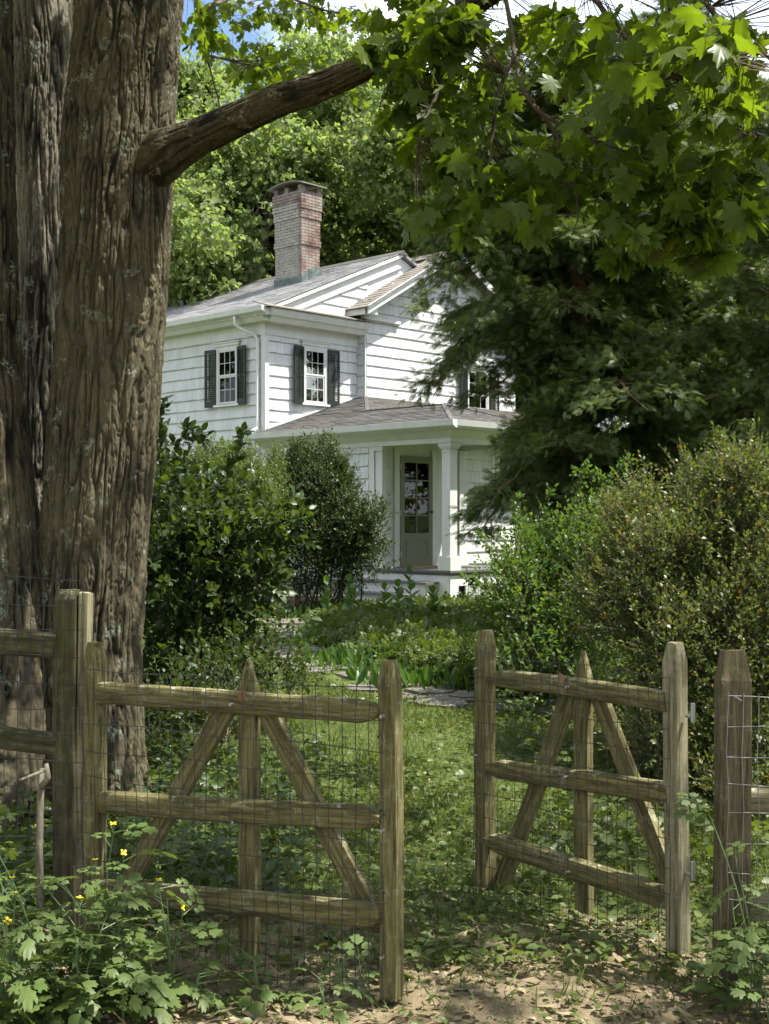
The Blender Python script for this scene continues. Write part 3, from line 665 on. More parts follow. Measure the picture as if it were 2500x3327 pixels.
# downspouts
ds = MB()
ds.tube([(-.36, 5.35, 5.73), (-.36, 5.35, 5.58), (-.30, 5.28, 5.50), (-.12, 5.05, 5.38), (-.075, 4.99, 5.28), (-.075, 4.99, 3.62), (-.10, 4.96, 3.50), (-.30, 4.90, 3.42), (-.37, 4.86, 3.36)], .034, 8)
ds.build('downspout', M['trim'], house, smooth=True)
ds = MB(); ds.tube([(-.36, 4.75, 3.22), (-.36, 4.75, 3.08), (-.28, 4.72, 2.98), (-.10, 4.68, 2.88), (-.065, 4.68, 2.78), (-.065, 4.68, .5), (-.16, 4.68, .40)], .034, 8).build('downspout', M['trim'], house, smooth=True)
MB().box(-.05, .05, -.05, .05, 0, .12).build('roof_vent', M['steel'], house)
vo = [o for o in house.children if o.name.startswith('roof_vent')][0]; vo.location = (2.35, 10.6, az(2.35)); vo.rotation_euler = (0, -.4, .3); vo.scale = (1.6, 1.6, 1.2)
# chimney, brick by brick
cx, cy_, cw, cl = 2.364, 6.35, .56, .88
ch = MB().box(cx + .012, cx + cw - .012, cy_ + .012, cy_ + cl - .012, 6.5, 8.96).build('chimney', M['mortar'], house)
BH = .0665; nb = 31; rb = random.Random(5); zb0 = 8.97 - nb * BH
bm_full = {}
def brick(w, depth, pale, loc, rot):
    key = (round(w, 2), pale)
    if key not in bm_full: bm_full[key] = MB().box(.005, w - .005, 0, depth, .004, BH - .006).mesh('brick', M['brick_pale'] if pale else M['brick'])
    o = link(bpy.data.objects.new('brick', bm_full[key]), ch); o.location = loc; o.rotation_euler = (0, 0, rot); return o
backs = MB()
for r_ in range(nb):
    z = zb0 + r_ * BH
    e = .022 if r_ in (13, 14) else (.02 if r_ in (22, 23, 24) else (.035 if r_ >= 25 else 0)); e += .008 if r_ > 14 else 0
    # face -y (short side) and face -x (long side)
    a = cx - e; end = cx + cw + e; w0 = .213 if r_ % 2 == 0 else .108
    while a < end - .02:
        w_ = min(w0, end - a); brick(w_, .09, False, (a, cy_ - e + rb.uniform(-.002, .002), z), 0); a += w_; w0 = .213
    a = cy_ + cl + e; low = cy_ - e + .09; w0 = .213 if r_ % 2 else .108
    while a > low + .02:
        w_ = min(w0, a - low); brick(w_, .09, r_ < 27, (cx - e + rb.uniform(-.002, .002), a, z), -math.pi / 2); a -= w_; w0 = .213
    backs.box(cx + cw + e - .09, cx + cw + e, cy_ - e + .0905, cy_ + cl + e, z + .004, z + BH - .006)
    backs.box(cx - e + .0905, cx + cw + e - .0905, cy_ + cl + e - .09, cy_ + cl + e, z + .004, z + BH - .006)
backs.build('brick', M['brick'], ch, kind='stuff')
for (x, y) in ((cx - .02, cy_ - .02), (cx + cw - .10, cy_ - .02), (cx - .02, cy_ + cl - .10), (cx + cw - .10, cy_ + cl - .10), (cx - .02, cy_ + .42)):
    for q in range(2): MB().box(x, x + .12, y, y + .12, 8.972 + q * .062, 8.972 + q * .062 + .057).build('brick', M['brick'], ch)
cap = MB(); n = 10
for q in range(n):
    t0_, t1_ = q / n, (q + 1) / n; yy = lambda t_: cy_ - .12 + t_ * (cl + .24); zz = lambda t_: 9.098 + .08 * (1 - (2 * t_ - 1) ** 2)
    cap.prism([(cx - .11, yy(t0_), zz(t0_)), (cx - .11, yy(t1_), zz(t1_)), (cx - .11, yy(t1_), zz(t1_) + .03), (cx - .11, yy(t0_), zz(t0_) + .03)], (cw + .22, 0, 0))
cap.build('cap_stone', M['foundation'], ch)
MB().box(cx + .1, cx + cw - .1, cy_ + .1, cy_ + cl - .1, 8.9, 8.99).build('flue', M['dark'], ch)
fz = lambda x: az(x)
fl = MB().prism([(cx - .02, cy_ - .02, fz(cx) - .05), (cx - .02, cy_ + cl + .02, fz(cx) - .05), (cx - .02, cy_ + cl + .02, fz(cx) + .15), (cx - .02, cy_ - .02, fz(cx) + .15)], (.018, 0, 0))
fl.prism([(cx - .02, cy_ - .022, fz(cx) - .02), (cx + .26, cy_ - .022, fz(cx + .26) - .02), (cx + .26, cy_ - .022, fz(cx) + .28), (cx - .02, cy_ - .022, fz(cx) + .2)], (0, .018, 0))
fl.prism([(cx + .2, cy_ - .032, fz(cx + .2) + .01), (cx + cw + .04, cy_ - .032, fz(cx + cw) + .01), (cx + cw + .04, cy_ - .032, fz(cx + cw) + .16), (cx + .2, cy_ - .032, fz(cx) + .33)], (0, .01, 0))
fl.build('flashing', M['copper'], ch)
# dry stone edging by the house
sw = empty('stone_wall', (0, 0, 0), 0, 'low dry-stacked stone edging under the dark boxwood left of the steps', 'stone wall')
rs = random.Random(9)
for row in range(3):
    x = -3.1
    while x < -.75:
        w_ = rs.uniform(.18, .42); y = 20.75 + (x + 2) * .12 + rs.uniform(-.02, .02); z = .15 + row * .085
        pts = [(x + rs.uniform(0, .02), y + rs.uniform(0, .03), z), (x + w_ - .01, y + rs.uniform(0, .03), z), (x + w_ - rs.uniform(.01, .03), y + .25, z), (x + .01, y + .25, z)]
        MB().prism([Vector(p_) for p_ in pts], (rs.uniform(-.01, .01), 0, .078)).build('stone', M['stone'], sw); x += w_
# ---------------------------------------------------------------- displaced trunks
def spline(pts, n):
    pts = np.array(pts, float); t = np.linspace(0, len(pts) - 1, n); i = np.clip(t.astype(int), 0, len(pts) - 2); f = (t - i)[:, None]
    p0 = pts[np.clip(i - 1, 0, None)]; p1 = pts[i]; p2 = pts[i + 1]; p3 = pts[np.clip(i + 2, None, len(pts) - 1)]
    return .5 * (2 * p1 + (p2 - p0) * f + (2 * p0 - 5 * p1 + 4 * p2 - p3) * f ** 2 + (3 * p1 - p0 - 3 * p2 + p3) * f ** 3)
def bark_stem(name, ctrl, mat, parent, nth=300, nz=700, seed=0, depth=.028, furrow=.036, lobes=.035, swirl=None):
    """ctrl rows: x,y,z,r. Bark plates and furrows are real relief."""
    C4 = spline(ctrl, nz); P = C4[:, :3]; R = C4[:, 3]
    T = norm(np.gradient(P, axis=0)); ref = np.array([0, 1.0, 0]); A = norm(np.cross(np.cross(T, ref), T)); B = np.cross(T, A)
    s = np.concatenate([[0], np.cumsum(np.linalg.norm(np.diff(P, axis=0), axis=1))])
    th = np.arange(nth) / nth; TH, SS = np.meshgrid(th, s); per = max(6, int(2 * math.pi * R.mean() / furrow))
    wx = (fbm(TH * 8, SS * 1.6, seed + 5, 3, 8) - .5) * 1.6; a = TH * per + wx + 1.3 * (fbm(TH * 4, SS * .5, seed + 9, 2, 4) - .5)
    if swirl is not None:
        th0, s0, k = swirl; d = np.sqrt(((TH - th0) * 2 * math.pi * R.mean()) ** 2 + (SS - s0) ** 2); a = a + 3.0 * np.exp(-(d / k) ** 2) * np.sin((TH - th0) * 14)
    n1 = vnoise(a * .8, SS * 1.7, seed, max(4, int(per * .8))) if False else vnoise(a, SS * 3.3, seed, per); c1 = np.clip(1 - np.abs(2 * n1 - 1) * 2.4, 0, 1) ** 1.5
    nb_ = vnoise(a * 2 + 5.5, SS * 8 + 2 * n1, seed + 77, per * 2); c2_ = np.clip(1 - np.abs(2 * nb_ - 1) * 2.6, 0, 1) ** 2; crack = np.clip(c1 * 1.1 + .6 * c2_, 0, 1)
    n2 = fbm(a * 3 + 3.3, SS * 14, seed + 3, 3, per * 3); plate = np.clip((n2 - .45) * 3, -1, 1)
    cross = np.clip(1 - np.abs(2 * vnoise(a + 7, SS * 13 + 3 * n1, seed + 21, per) - 1) * 5, 0, 1) * .9
    L = fbm(TH * 3, SS * .55, seed + 31, 2, 3) - .5
    disp = depth * (-crack * 1.0 + .10 * plate - cross * .4) + lobes * L * 2 * (R[:, None] / .35) + .008 * (fbm(TH * per * 4, SS * 40, seed + 41, 2, per * 4) - .5)
    rr = R[:, None] + disp
    X = P[:, None, :] + rr[..., None] * (np.cos(2 * math.pi * TH)[..., None] * A[:, None, :] + np.sin(2 * math.pi * TH)[..., None] * B[:, None, :])
    V = X.reshape(-1, 3); i = np.arange((nz - 1) * nth); r_ = i // nth; c = i % nth; c2 = (c + 1) % nth
    F = np.stack([r_ * nth + c, r_ * nth + c2, (r_ + 1) * nth + c2, (r_ + 1) * nth + c], 1)
    o = np_obj(name, V, F, mat, parent, smooth=True)
    at_ = o.data.attributes.new('crack', 'FLOAT', 'POINT'); at_.data.foreach_set('value', np.clip(crack * 1.1 - .15, 0, 1).astype(np.float32).ravel()); return o
# ---------------------------------------------------------------- big maple by the gate
maple = empty('maple_tree', (-1.7, 7.2, 0), 0, 'huge many-stemmed old maple with furrowed bark standing beside the wooden gate', 'tree')
maple.location = (0, 0, 0)
def ctrl(lst, Y):
    return [(*at(px, py, Y + dy)[:], w / 2 / 2697 * (Y + dy)) for px, py, w, dy in lst]
bark_stem('trunk', ctrl([(183, 1900, 420, .1), (186, 1780, 330, .05), (188, 1640, 268, 0), (192, 1450, 248, 0), (203, 1200, 244, 0), (222, 950, 236, 0), (240, 700, 226, 0), (250, 500, 228, 0), (257, 330, 236, 0), (270, 150, 234, 0), (281, 0, 236, 0), (295, -300, 240, 0), (300, -700, 220, 0), (300, -1300, 150, 0)], 7.2), M['bark'], maple, 520, 1000, 1, .021, swirl=(.78, 3.2, .5))
bark_stem('stem', ctrl([(60, 1900, 360, .6), (70, 1600, 260, .6), (85, 1300, 180, .6), (95, 1000, 140, .6), (98, 700, 120, .6), (94, 300, 116, .6), (90, 0, 116, .65), (60, -400, 110, .8), (0, -1000, 80, 1.0)], 7.3), M['bark_sunlit'], maple, 260, 650, 2, .018)
bark_stem('stem', ctrl([(-60, 1900, 420, -.05), (-40, 1500, 330, -.05), (-25, 1100, 200, 0), (-30, 700, 150, 0), (-36, 300, 136, 0), (-48, 0, 136, 0), (-90, -500, 130, 0), (-200, -1100, 90, 0)], 7.1), M['bark'], maple, 260, 650, 3, .019)
bark_stem('stem', ctrl([(40, 1900, 420, 0), (40, 1400, 330, 0), (45, 900, 270, 0), (50, 400, 240, 0), (60, 0, 230, 0), (60, -500, 200, 0), (60, -1100, 120, 0)], 8.5), M['bark'], maple, 160, 400, 4, .02)
bark_stem('branch', [(*at(px, py, Y)[:], w / 2 / 2697 * Y) for px, py, w, Y in [(215, 420, 110, 7.25), (300, 362, 128, 7.12), (350, 334, 114, 7.05), (398, 309, 88, 7.0), (470, 276, 76, 6.85), (600, 217, 70, 6.6), (690, 187, 66, 6.4), (790, 142, 60, 6.2), (900, 85, 54, 6.0), (1010, 20, 50, 5.8), (1150, -70, 46, 5.6), (1400, -190, 40, 5.3), (1800, -330, 34, 5.0)]], M['bark_limb'], maple, 150, 500, 4, .006, .03, .03)
def limb(pts, r0, r1, n=7, seg_=6):
    p = spline([(*at(*q)[:],) for q in pts], seg_ * (len(pts) - 1) + 1); p[1:-1] += rng.normal(size=(len(p) - 2, 3)) * r0 * .25
    MB().tube([tuple(q) for q in p], list(np.linspace(r0, r1, len(p))), n, True).build('branch', M['bark_thin'], maple, smooth=True); return p
twigs_src = []
for pts, r0, r1 in (
    ([(1090, -30, 5.65), (1110, 90, 5.5), (1130, 190, 5.3), (1180, 250, 5.25), (1280, 300, 5.2), (1400, 345, 5.1), (1480, 410, 5.05), (1560, 470, 5.0)], .011, .004),
    ([(1110, 130, 5.45), (1080, 190, 5.4), (1065, 300, 5.4), (1050, 400, 5.3)], .012, .004),
    ([(1010, 20, 5.8), (980, 120, 5.7), (930, 230, 5.6), (900, 330, 5.5)], .014, .004),
    ([(1250, -60, 5.4), (1330, 60, 5.1), (1440, 140, 4.9), (1560, 220, 4.8), (1640, 300, 4.7)], .011, .003),
    ([(1400, -150, 5.2), (1500, -20, 5.0), (1600, 80, 4.7), (1700, 160, 4.6)], .016, .005),
    ([(1130, 190, 5.3), (1200, 290, 5.3), (1240, 380, 5.2), (1250, 470, 5.2)], .010, .003),
    ([(1280, 300, 5.2), (1330, 400, 5.1), (1370, 500, 5.05), (1390, 560, 5.0)], .009, .003),
    ([(900, 85, 6.0), (860, 150, 5.9), (820, 230, 5.8)], .010, .003),
    ([(330, -120, 8.4), (440, 20, 9.5), (425, 75, 10), (395, 110, 10.2)], .03, .008),
    ([(425, 75, 10), (455, 150, 10.2), (500, 330, 10.4)], .014, .003),
    ([(440, 20, 9.5), (560, -20, 10.4), (700, 20, 11), (820, 40, 11.3)], .02, .004),
    ([(455, 120, 10.1), (540, 140, 10.6), (640, 160, 11), (760, 165, 11.2)], .012, .003),
): twigs_src.append(limb(pts, r0, r1))
# leaf sprays: (cx, cy, rx, ry, Y, depth, leaves, size)
REG = [(1760, 60, 120, 140, 4.8, .6, 60, .12), (2000, 150, 160, 200, 4.9, .9, 50, .12), (1400, -120, 300, 90, 5.3, .8, 90, .12), (1000, -120, 200, 90, 6, .8, 90, .12), (2000, -170, 300, 120, 5.0, .9, 110, .12), (950, 60, 115, 60, 5.3, .3, 110, .12), (1570, 440, 85, 60, 4.8, .3, 55, .125), (1480, 520, 90, 45, 4.9, .3, 45, .12), (850, 110, 75, 60, 5.7, .3, 60, .12), (900, 95, 105, 120, 6.0, .5, 190, .125), (850, 190, 50, 60, 5.6, .3, 16, .13), (970, 240, 120, 130, 5.6, .6, 150, .125), (960, 400, 95, 95, 5.4, .5, 105, .125), (1100, 440, 130, 75, 5.3, .5, 105, .12),
       (1190, 360, 120, 100, 5.3, .5, 90, .12), (1120, 70, 120, 75, 5.7, .7, 70, .12), (1300, 130, 150, 140, 5.2, .8, 165, .12), (1500, 110, 170, 130, 4.7, .7, 165, .12), (1600, 250, 80, 120, 4.6, .5, 60, .125),
       (1370, 260, 130, 90, 5.2, .6, 80, .12), (1330, 400, 110, 75, 5.1, .4, 70, .115), (1480, 390, 150, 65, 5.0, .4, 100, .115), (1390, 480, 95, 65, 5.0, .4, 90, .115), (1580, 350, 60, 60, 4.9, .4, 35, .115), (1520, 460, 80, 50, 4.9, .3, 40, .115), (1350, 545, 45, 25, 5.0, .2, 12, .115),
       (470, 60, 80, 60, 9.8, 1, 110, .115), (620, 130, 130, 40, 10.8, 1, 130, .115), (560, 175, 90, 35, 10.6, 1, 60, .11), (720, 30, 110, 40, 11.2, 1, 130, .115), (560, 20, 90, 40, 11, 1, 70, .115), (790, 160, 60, 60, 11.3, 1, 50, .11)]
P = []; Sz = []
for cx_, cy2, rx, ry, Y, dY, n, s in REG:
    g = rng.normal(size=(n, 3)); g = g / np.linalg.norm(g, axis=1, keepdims=True) * rng.random((n, 1)) ** .45
    # cluster leaves on little sprays
    n = int(n * 1.15); g = rng.normal(size=(n, 3)); g = g / np.linalg.norm(g, axis=1, keepdims=True) * rng.random((n, 1)) ** .45
    kc = max(3, n // 9); cen = g[:kc]; idx = rng.integers(0, kc, n); g = cen[idx] + rng.normal(size=(n, 3)) * .16
    for q in g: P.append(at(cx_ + q[0] * rx, cy2 + q[1] * ry, Y + q[2] * dY)); Sz.append(s * .82 * rng.uniform(.5, 1.25))
P = np.array([tuple(q) for q in P]); Sz = np.array(Sz)
D = rdir(len(P)); D[:, 2] = -rng.uniform(.15, 1.1, len(P)); D = norm(D); Nn = rdir(len(P), 1.3); Rm_ = basis(D, Nn)
MT = [maple_template(i) for i in range(6)]
kind_ = rng.integers(0, 6, len(P)); near = (P[:, 1] < 8) & (P[:, 2] < EYE + .417 * P[:, 1]) & (P[:, 0] < .308 * P[:, 1])
leafmeshes = [np_mesh('leaf', v_, f_, M['maple_leaf'], True) for v_, f_ in MT]
order = np.argsort(P[:, 1] + (0 if True else 0)); order = [i for i in order if near[i]][:300]; pick = set(order)
for i in order:
    o = link(bpy.data.objects.new('leaf', leafmeshes[kind_[i]]), maple)
    m4 = Matrix([[*(Rm_[i][r] * Sz[i]), P[i][r]] for r in range(3)] + [[0, 0, 0, 1]]); o.matrix_local = m4
parts = []
for k_ in range(6):
    s_ = np.array([i for i in range(len(P)) if kind_[i] == k_ and i not in pick]); parts.append(scatter(*MT[k_], P[s_], Rm_[s_], Sz[s_]))
# petioles and fine twigs joining the leaves to the branches
src = np.concatenate(twigs_src); far_i = rng.choice(len(P), 1100, replace=False); A = P[far_i]; dd = np.linalg.norm(A[:, None] - src[None], axis=2); nb_ = src[dd.argmin(1)]
mid = A * .55 + nb_ * .45 + rng.normal(size=A.shape) * .03; ok = dd.min(1) < .9
tv = [twig_tubes(nb_[ok], mid[ok], .003, .0018), twig_tubes(mid[ok], A[ok], .0018, .0009)]
V, F = cat(tv); np_obj('twig', V, F, M['bark_thin'], maple)
# the rest of the crown, overhead and out towards the sun: what shades gate and path
def crown_cloud(n, boxes):
    out = []
    for (x0, x1, y0, y1, z0, z1, k_) in boxes:
        m_ = int(n * k_); kc = m_ // 34; cen = np.stack([rng.uniform(x0, x1, kc), rng.uniform(y0, y1, kc), rng.uniform(z0, z1, kc)], 1)
        out.append(cen[rng.integers(0, kc, m_)] + rng.normal(size=(m_, 3)) * (.34, .34, .12))
    return np.concatenate(out)
UP = crown_cloud(15000, [(-4.5, .5, 3.5, 11, 5.4, 8.5, .30), (.5, 4.5, 2.5, 8.5, 5.3, 7.5, .07), (2, 7, 1.5, 6.5, 6.5, 9, .10), (-6, 2, 6, 13, 8.5, 12, .3), (-5, 6, -4, 2.5, 5, 8, .6), (-9, -3, 0, 7, 3.5, 8, .4)])
keep = ~((UP[:, 2] - EYE < .43 * UP[:, 1]) ); UP = UP[keep]
V, F = scatter(*STAR, UP, basis(rdir(len(UP), -.2), rdir(len(UP), 1.5)), rng.uniform(.10, .17, len(UP))); parts.append((V, F))
V, F = cat(parts); np_obj('crown', V, F, M['maple_leaf'], maple, smooth=True, kind='stuff')
# ---------------------------------------------------------------- split-rail timber
def beam(name, p0, p1, w, d, mat, parent, seed=0, top=None, rough=.004, bevel=.15, roll=0, n=None, taper=1.0, face=None, bottom=None):
    """a hewn length of timber: its own local z runs along the grain"""
    p0 = Vector(p0); p1 = Vector(p1); L = (p1 - p0).length; z = (p1 - p0).normalized()
    f = Vector(face) if face else Vector((0, -1, 0)); x = f.cross(z).normalized(); y = z.cross(x)
    Rr = Matrix((x, y, z)).transposed().to_4x4() @ Matrix.Rotation(roll, 4, 'Z')
    nz_ = n or max(8, int(L / .035)); rr = np.random.default_rng(seed); sec = []
    for cxs, cys, ang in ((1, 1, 0), (-1, 1, 90), (-1, -1, 180), (1, -1, 270)):
        for a in (0, 45, 90):
            t_ = math.radians(ang + a); sec.append((cxs * (w / 2 - bevel * w / 2) + math.cos(t_) * bevel * w / 2, cys * (d / 2 - bevel * d / 2) + math.sin(t_) * bevel * d / 2))
    # more points along the faces for relief
    sec2 = []
    for i in range(12):
        a = np.array(sec[i]); b = np.array(sec[(i + 1) % 12]); sec2.append(a)
        if np.linalg.norm(b - a) > .03:
            for q in (.25, .5, .75): sec2.append(a + (b - a) * q)
    sec2 = np.array(sec2); m_ = len(sec2); V = []
    zs = list(np.linspace(0, L, nz_ + 1)); amp = rr.uniform(.7, 1.3, m_)
    for k_, zz in enumerate(zs):
        u = zz / L; sc = np.ones(2) * (1 + (taper - 1) * u); off = np.array([0, 0.])
        off = off + np.array([math.sin(u * 3 + seed) * rough * 1.5, math.cos(u * 2.3 + seed * 2) * rough])
        nn = fbm(np.arange(m_) * .7 + seed * 3.1, np.full(m_, zz * 9), seed, 3) - .5
        q = sec2 * sc; q = q * (1 + (nn * rough * 22)[:, None] * amp[:, None] * .5) + off
        if top and L - zz < top[1]:
            v_ = 1 - (L - zz) / top[1]
            if top[0] == 'chamfer': q = (q - off) * (1 - .34 * v_ ** .8) + off
            if top[0] == 'point': q = (q - off) * np.array([max(.06, 1 - .95 * v_), max(.3, 1 - .5 * v_)]) + off
            if top[0] == 'flat': q = (q - off) * np.array([1, max(.35, 1 - .6 * v_)]) + off
        if bottom and zz < bottom: q = q * (.82 + .18 * (zz / bottom))
        V.append(np.concatenate([q, np.full((m_, 1), zz)], 1))
    for k_ in (0, -1): V[k_][:, 2] += rr.normal(size=m_) * .003
    V = np.concatenate(V); F = []
    for k_ in range(len(zs) - 1):
        for i in range(m_): j = (i + 1) % m_; F.append((k_ * m_ + i, k_ * m_ + j, (k_ + 1) * m_ + j, (k_ + 1) * m_ + i))
    F.append(tuple(range(m_))[::-1]); F.append(tuple(len(V) - m_ + i for i in range(m_)))
    me = bpy.data.meshes.new(name); me.from_pydata(V.tolist(), [], F); me.materials.append(mat); me.update()
    o = link(bpy.data.objects.new(name, me), parent); o.matrix_local = Matrix.Translation(p0) @ Rr; return o
def wire_grid(name, fpos, L, z0, z1, parent, mat, seed=0, dx=.051, dz=.102, r=.0016, sag=.02, topsag=.0):
    """2 x 4 inch welded fence mesh; fpos(x,z)->local point"""
    g = np.random.default_rng(seed); mb = MB(); nz_ = int((z1 - z0) / dz); nx_ = int(L / dx)
    wob = lambda x, z: (sag * (math.sin(x * 5.1 + seed) * .4 + math.sin(x * 11 + z * 4) * .25), .006 * math.sin(x * 9 + z * 17 + seed))
    def pt(x, z):
        a, b = wob(x, z); zz = z0 + (z - z0) * (1 - topsag * math.sin(math.pi * min(1, max(0, x / L)))) ; return fpos(x + b * .6, a * .5, zz + b)
    for k_ in range(nz_ + 1):
        z = z1 - k_ * dz; mb.tube([pt(i * L / 24, z) for i in range(25)], r, 4, False)
    for k_ in range(nx_ + 1):
        x = k_ * dx; mb.tube([pt(x + .0, z1 + .012 - i * (z1 - z0 + .02) / 10) for i in range(11)], r, 4, False)
    for q in range(4):                                                                 # staples and loose ties
        x = L * .98; z = z0 + (z1 - z0) * (q + .4) / 4; mb.tube([pt(x, z), pt(x + .01, z + .012), pt(x + .02, z - .01)], r * 1.6, 4)
    return mb.build(name, mat, parent, smooth=True)
def gate(H, Fp, label, side, posts, rails, stile, braces, mesh, seed, mesh_mat):
    ang = math.atan2(Fp[1] - H[1], Fp[0] - H[0]); L = math.dist(H, Fp); g = empty('gate', (H[0], H[1], 0), ang, label, 'gate')
    s = -side; fc = (0, s, 0)
    for i, (x, z0, z1, w, bt) in enumerate(posts): beam('post', (x, 0, z0), (x, 0, z1), w, w * .95, M['wood'] if i else M['wood_pale' if side < 0 else 'wood'], g, seed + i, ('chamfer', .065), .0035, .14 if i else .4, bottom=bt, face=fc)
    for i, (x0, za, x1, zb, w) in enumerate(rails): beam('rail', (x0, s * .012, za), (x1, s * .012, zb), .062, w, M['wood'], g, seed + 10 + i, ('flat', .05), .009, .55, face=(0, 0, 1), taper=.95)
    beam('stile', (stile[0], -s * .045, stile[1]), (stile[2], -s * .045, stile[3]), .074, .04, M['wood'], g, seed + 20, ('point', .11), .003, .1, face=fc)
    for i, (x0, za, x1, zb) in enumerate(braces): beam('brace', (x0, -s * .042, za), (x1, -s * .042, zb), .072, .035, M['wood'], g, seed + 30 + i, None, .003, .1, face=fc)
    wire_grid('wire_mesh', lambda x, o, z: Vector((x + mesh[0], s * (.062 + abs(o)), z)), mesh[1] - mesh[0], mesh[2], mesh[3], g, mesh_mat, seed)
    for (x, z) in ((stile[0], rails[0][1] + .01), (stile[0] + .01, rails[1][1]), (stile[0], rails[2][1]), (posts[1][0], .62), (posts[1][0], .2), (posts[1][0], 1.0)): MB().tube([(x, s * .05, z), (x, s * .07, z)], .006, 6).build('nail', M['steel'], g)
    for (x, z) in ((stile[0] + .035, rails[0][1]), ): 
        V_, F_ = OVAL; o = np_obj('dead_leaf', V_ * .05, F_, M['rust'], g); o.location = (x, s * .055, z + .02); o.rotation_euler = (1.9, .3, .4)
    return g
gl = gate((-1.11, 4.78), (.017, 4.20), 'left gate leaf of grey split rails, swung slightly toward the camera', 1,
     [(0.0, .02, 1.185, .072, None), (1.27, .05, 1.18, .064, None)],
     [(.03, .99, 1.24, 1.015, .082), (.03, .585, 1.25, .65, .085), (.03, .235, 1.25, .32, .088)],
     (.67, .085, .675, 1.15), [(.09, .20, .585, .985), (.745, .985, 1.215, .25)], (.0, 1.285, .06, 1.09), 3, M['wire'])
gr_ = gate((1.102, 4.71), (.448, 5.52), 'right gate leaf of grey split rails, swung away into the garden', -1,
     [(0.0, .03, 1.19, .076, None), (1.04, .04, 1.165, .070, None)],
     [(.02, .965, 1.0, .955, .08), (.02, .61, 1.0, .575, .085), (.02, .225, 1.0, .25, .09)],
     (.50, .045, .505, 1.115), [(.98, .06, .57, .96), (.43, .96, .06, .26)], (-.02, 1.09, -.02, 1.07), 5, M['wire'])
MB().tube([(1.27, 0, .06), (1.27, 0, -.01)], .012, 8).build('drop_pin', M['wire'], gl)
for z in (.33, .92):
    MB().tube([(-.045, 0, z), (-.075, 0, z), (-.075, 0, z + .02)], .008, 8).tube([(-.075, 0, z - .02), (-.075, 0, z + .05)], .009, 8).build('hinge', M['steel'], gr_)
# right-hand fence
fr_ = empty('fence', (1.235, 4.45, 0), 0, 'dark weathered fence post with chamfered top, rails and bright wire right of the gate', 'fence')
beam('post', (0, 0, -.25), (0, 0, 1.19), .112, .09, M['wood_dark'], fr_, 40, ('chamfer', .10), .004, .12)
beam('rail', (.06, .05, .63), (1.6, -.25, .70), .07, .09, M['wood_pale'], fr_, 41, None, .01, .5, face=(0, 0, 1)); beam('rail', (.06, .05, .27), (1.6, -.25, .33), .07, .09, M['wood_pale'], fr_, 42, None, .01, .5, face=(0, 0, 1))
wire_grid('wire_mesh', lambda x, o, z: Vector((x - .03, -.068 - x * .16 - abs(o) * .3, z)), 1.5, .02, 1.03, fr_, M['wire_new'], 9)
MB().tube([(.0, -.075, 1.03), (-.01, -.085, 1.035), (.015, -.08, 1.02)], .003, 6).build('tie_wire', M['wire_new'], fr_)
# left-hand fence
fl_ = empty('fence', (-1.26, 4.98, 0), 0, 'tall mossy fence post with two rails and dark wire in front of the maple', 'fence')
beam('post', (0, 0, -.25), (0, 0, 1.375), .085, .12, M['wood_green'], fl_, 50, ('flat', .02), .005, .12); beam('split_face', (.06, .01, -.2), (.06, .01, 1.36), .042, .09, M['wood_pale'], fl_, 51, None, .006, .2)
beam('rail', (-.04, -.02, 1.165), (-1.7, .0, 1.30), .085, .10, M['wood_green'], fl_, 52, None, .012, .5, face=(0, 0, 1)); beam('rail', (-.04, -.02, .755), (-1.7, .0, .93), .08, .085, M['wood_green'], fl_, 53, None, .01, .5, face=(0, 0, 1))
wire_grid('wire_mesh', lambda x, o, z: Vector((.075 - x, -.085 - abs(o) * .3, z + .03 * x)), 1.7, .0, 1.42, fl_, M['wire'], 12)
# ---------------------------------------------------------------- shrubs
def leafy(tmpl, mat, base, dirs, lens, k_, size, name='foliage', parent=None, g=None, flat=.6, spread=1.0, start=.25, droop=.0, extra=None, thick=.0022, smooth=True, singles=0, single_name='leaf', smat='bark_thin', stems=True):
    """twigs with leaves set round them"""
    g = g or rng; n = len(base); j = np.linspace(start, 1, k_)[None, :, None]
    tip = base + dirs * lens[:, None]; tip[:, 2] -= droop * lens
    P_ = base[:, None] + (tip - base)[:, None] * j; P_[..., 2] -= droop * .3 * lens[:, None] * (j[..., 0] ** 2)
    side = g.normal(size=P_.shape); dn = np.broadcast_to(dirs[:, None], P_.shape); Dl = norm(norm(side - dn * (side * dn).sum(-1, keepdims=True)) * spread + dn * .7 + np.array([0, 0, .15])); Dl[:, -1] = dirs
    Nl = norm(g.normal(size=P_.shape) * flat + np.array([0, 0, 1.0]) + dn * .3)
    P2 = P_.reshape(-1, 3); R2 = basis(Dl.reshape(-1, 3), Nl.reshape(-1, 3)); S2 = size * g.uniform(.6, 1.25, len(P2))
    out = []
    if singles:
        idx = np.argsort(P2[:, 1])[:singles * 3]; idx = g.choice(idx, singles, replace=False); me = np_mesh(single_name, *[np.asarray(q) for q in tmpl], M[mat], smooth)
        for i in idx:
            o = link(bpy.data.objects.new(single_name, me), parent); o.matrix_local = Matrix([[*(R2[i][r] * S2[i]), P2[i][r]] for r in range(3)] + [[0, 0, 0, 1]])
        kp = np.ones(len(P2), bool); kp[idx] = False; P2, R2, S2 = P2[kp], R2[kp], S2[kp]
    V, F = scatter(*tmpl, P2, R2, S2)
    np_obj(name, V, F, M[mat], parent, smooth=smooth, kind='stuff')
    if stems:
        V, F = twig_tubes(base, tip, thick, thick * .5); np_obj('twig', V, F, M[smat], parent, kind='stuff')
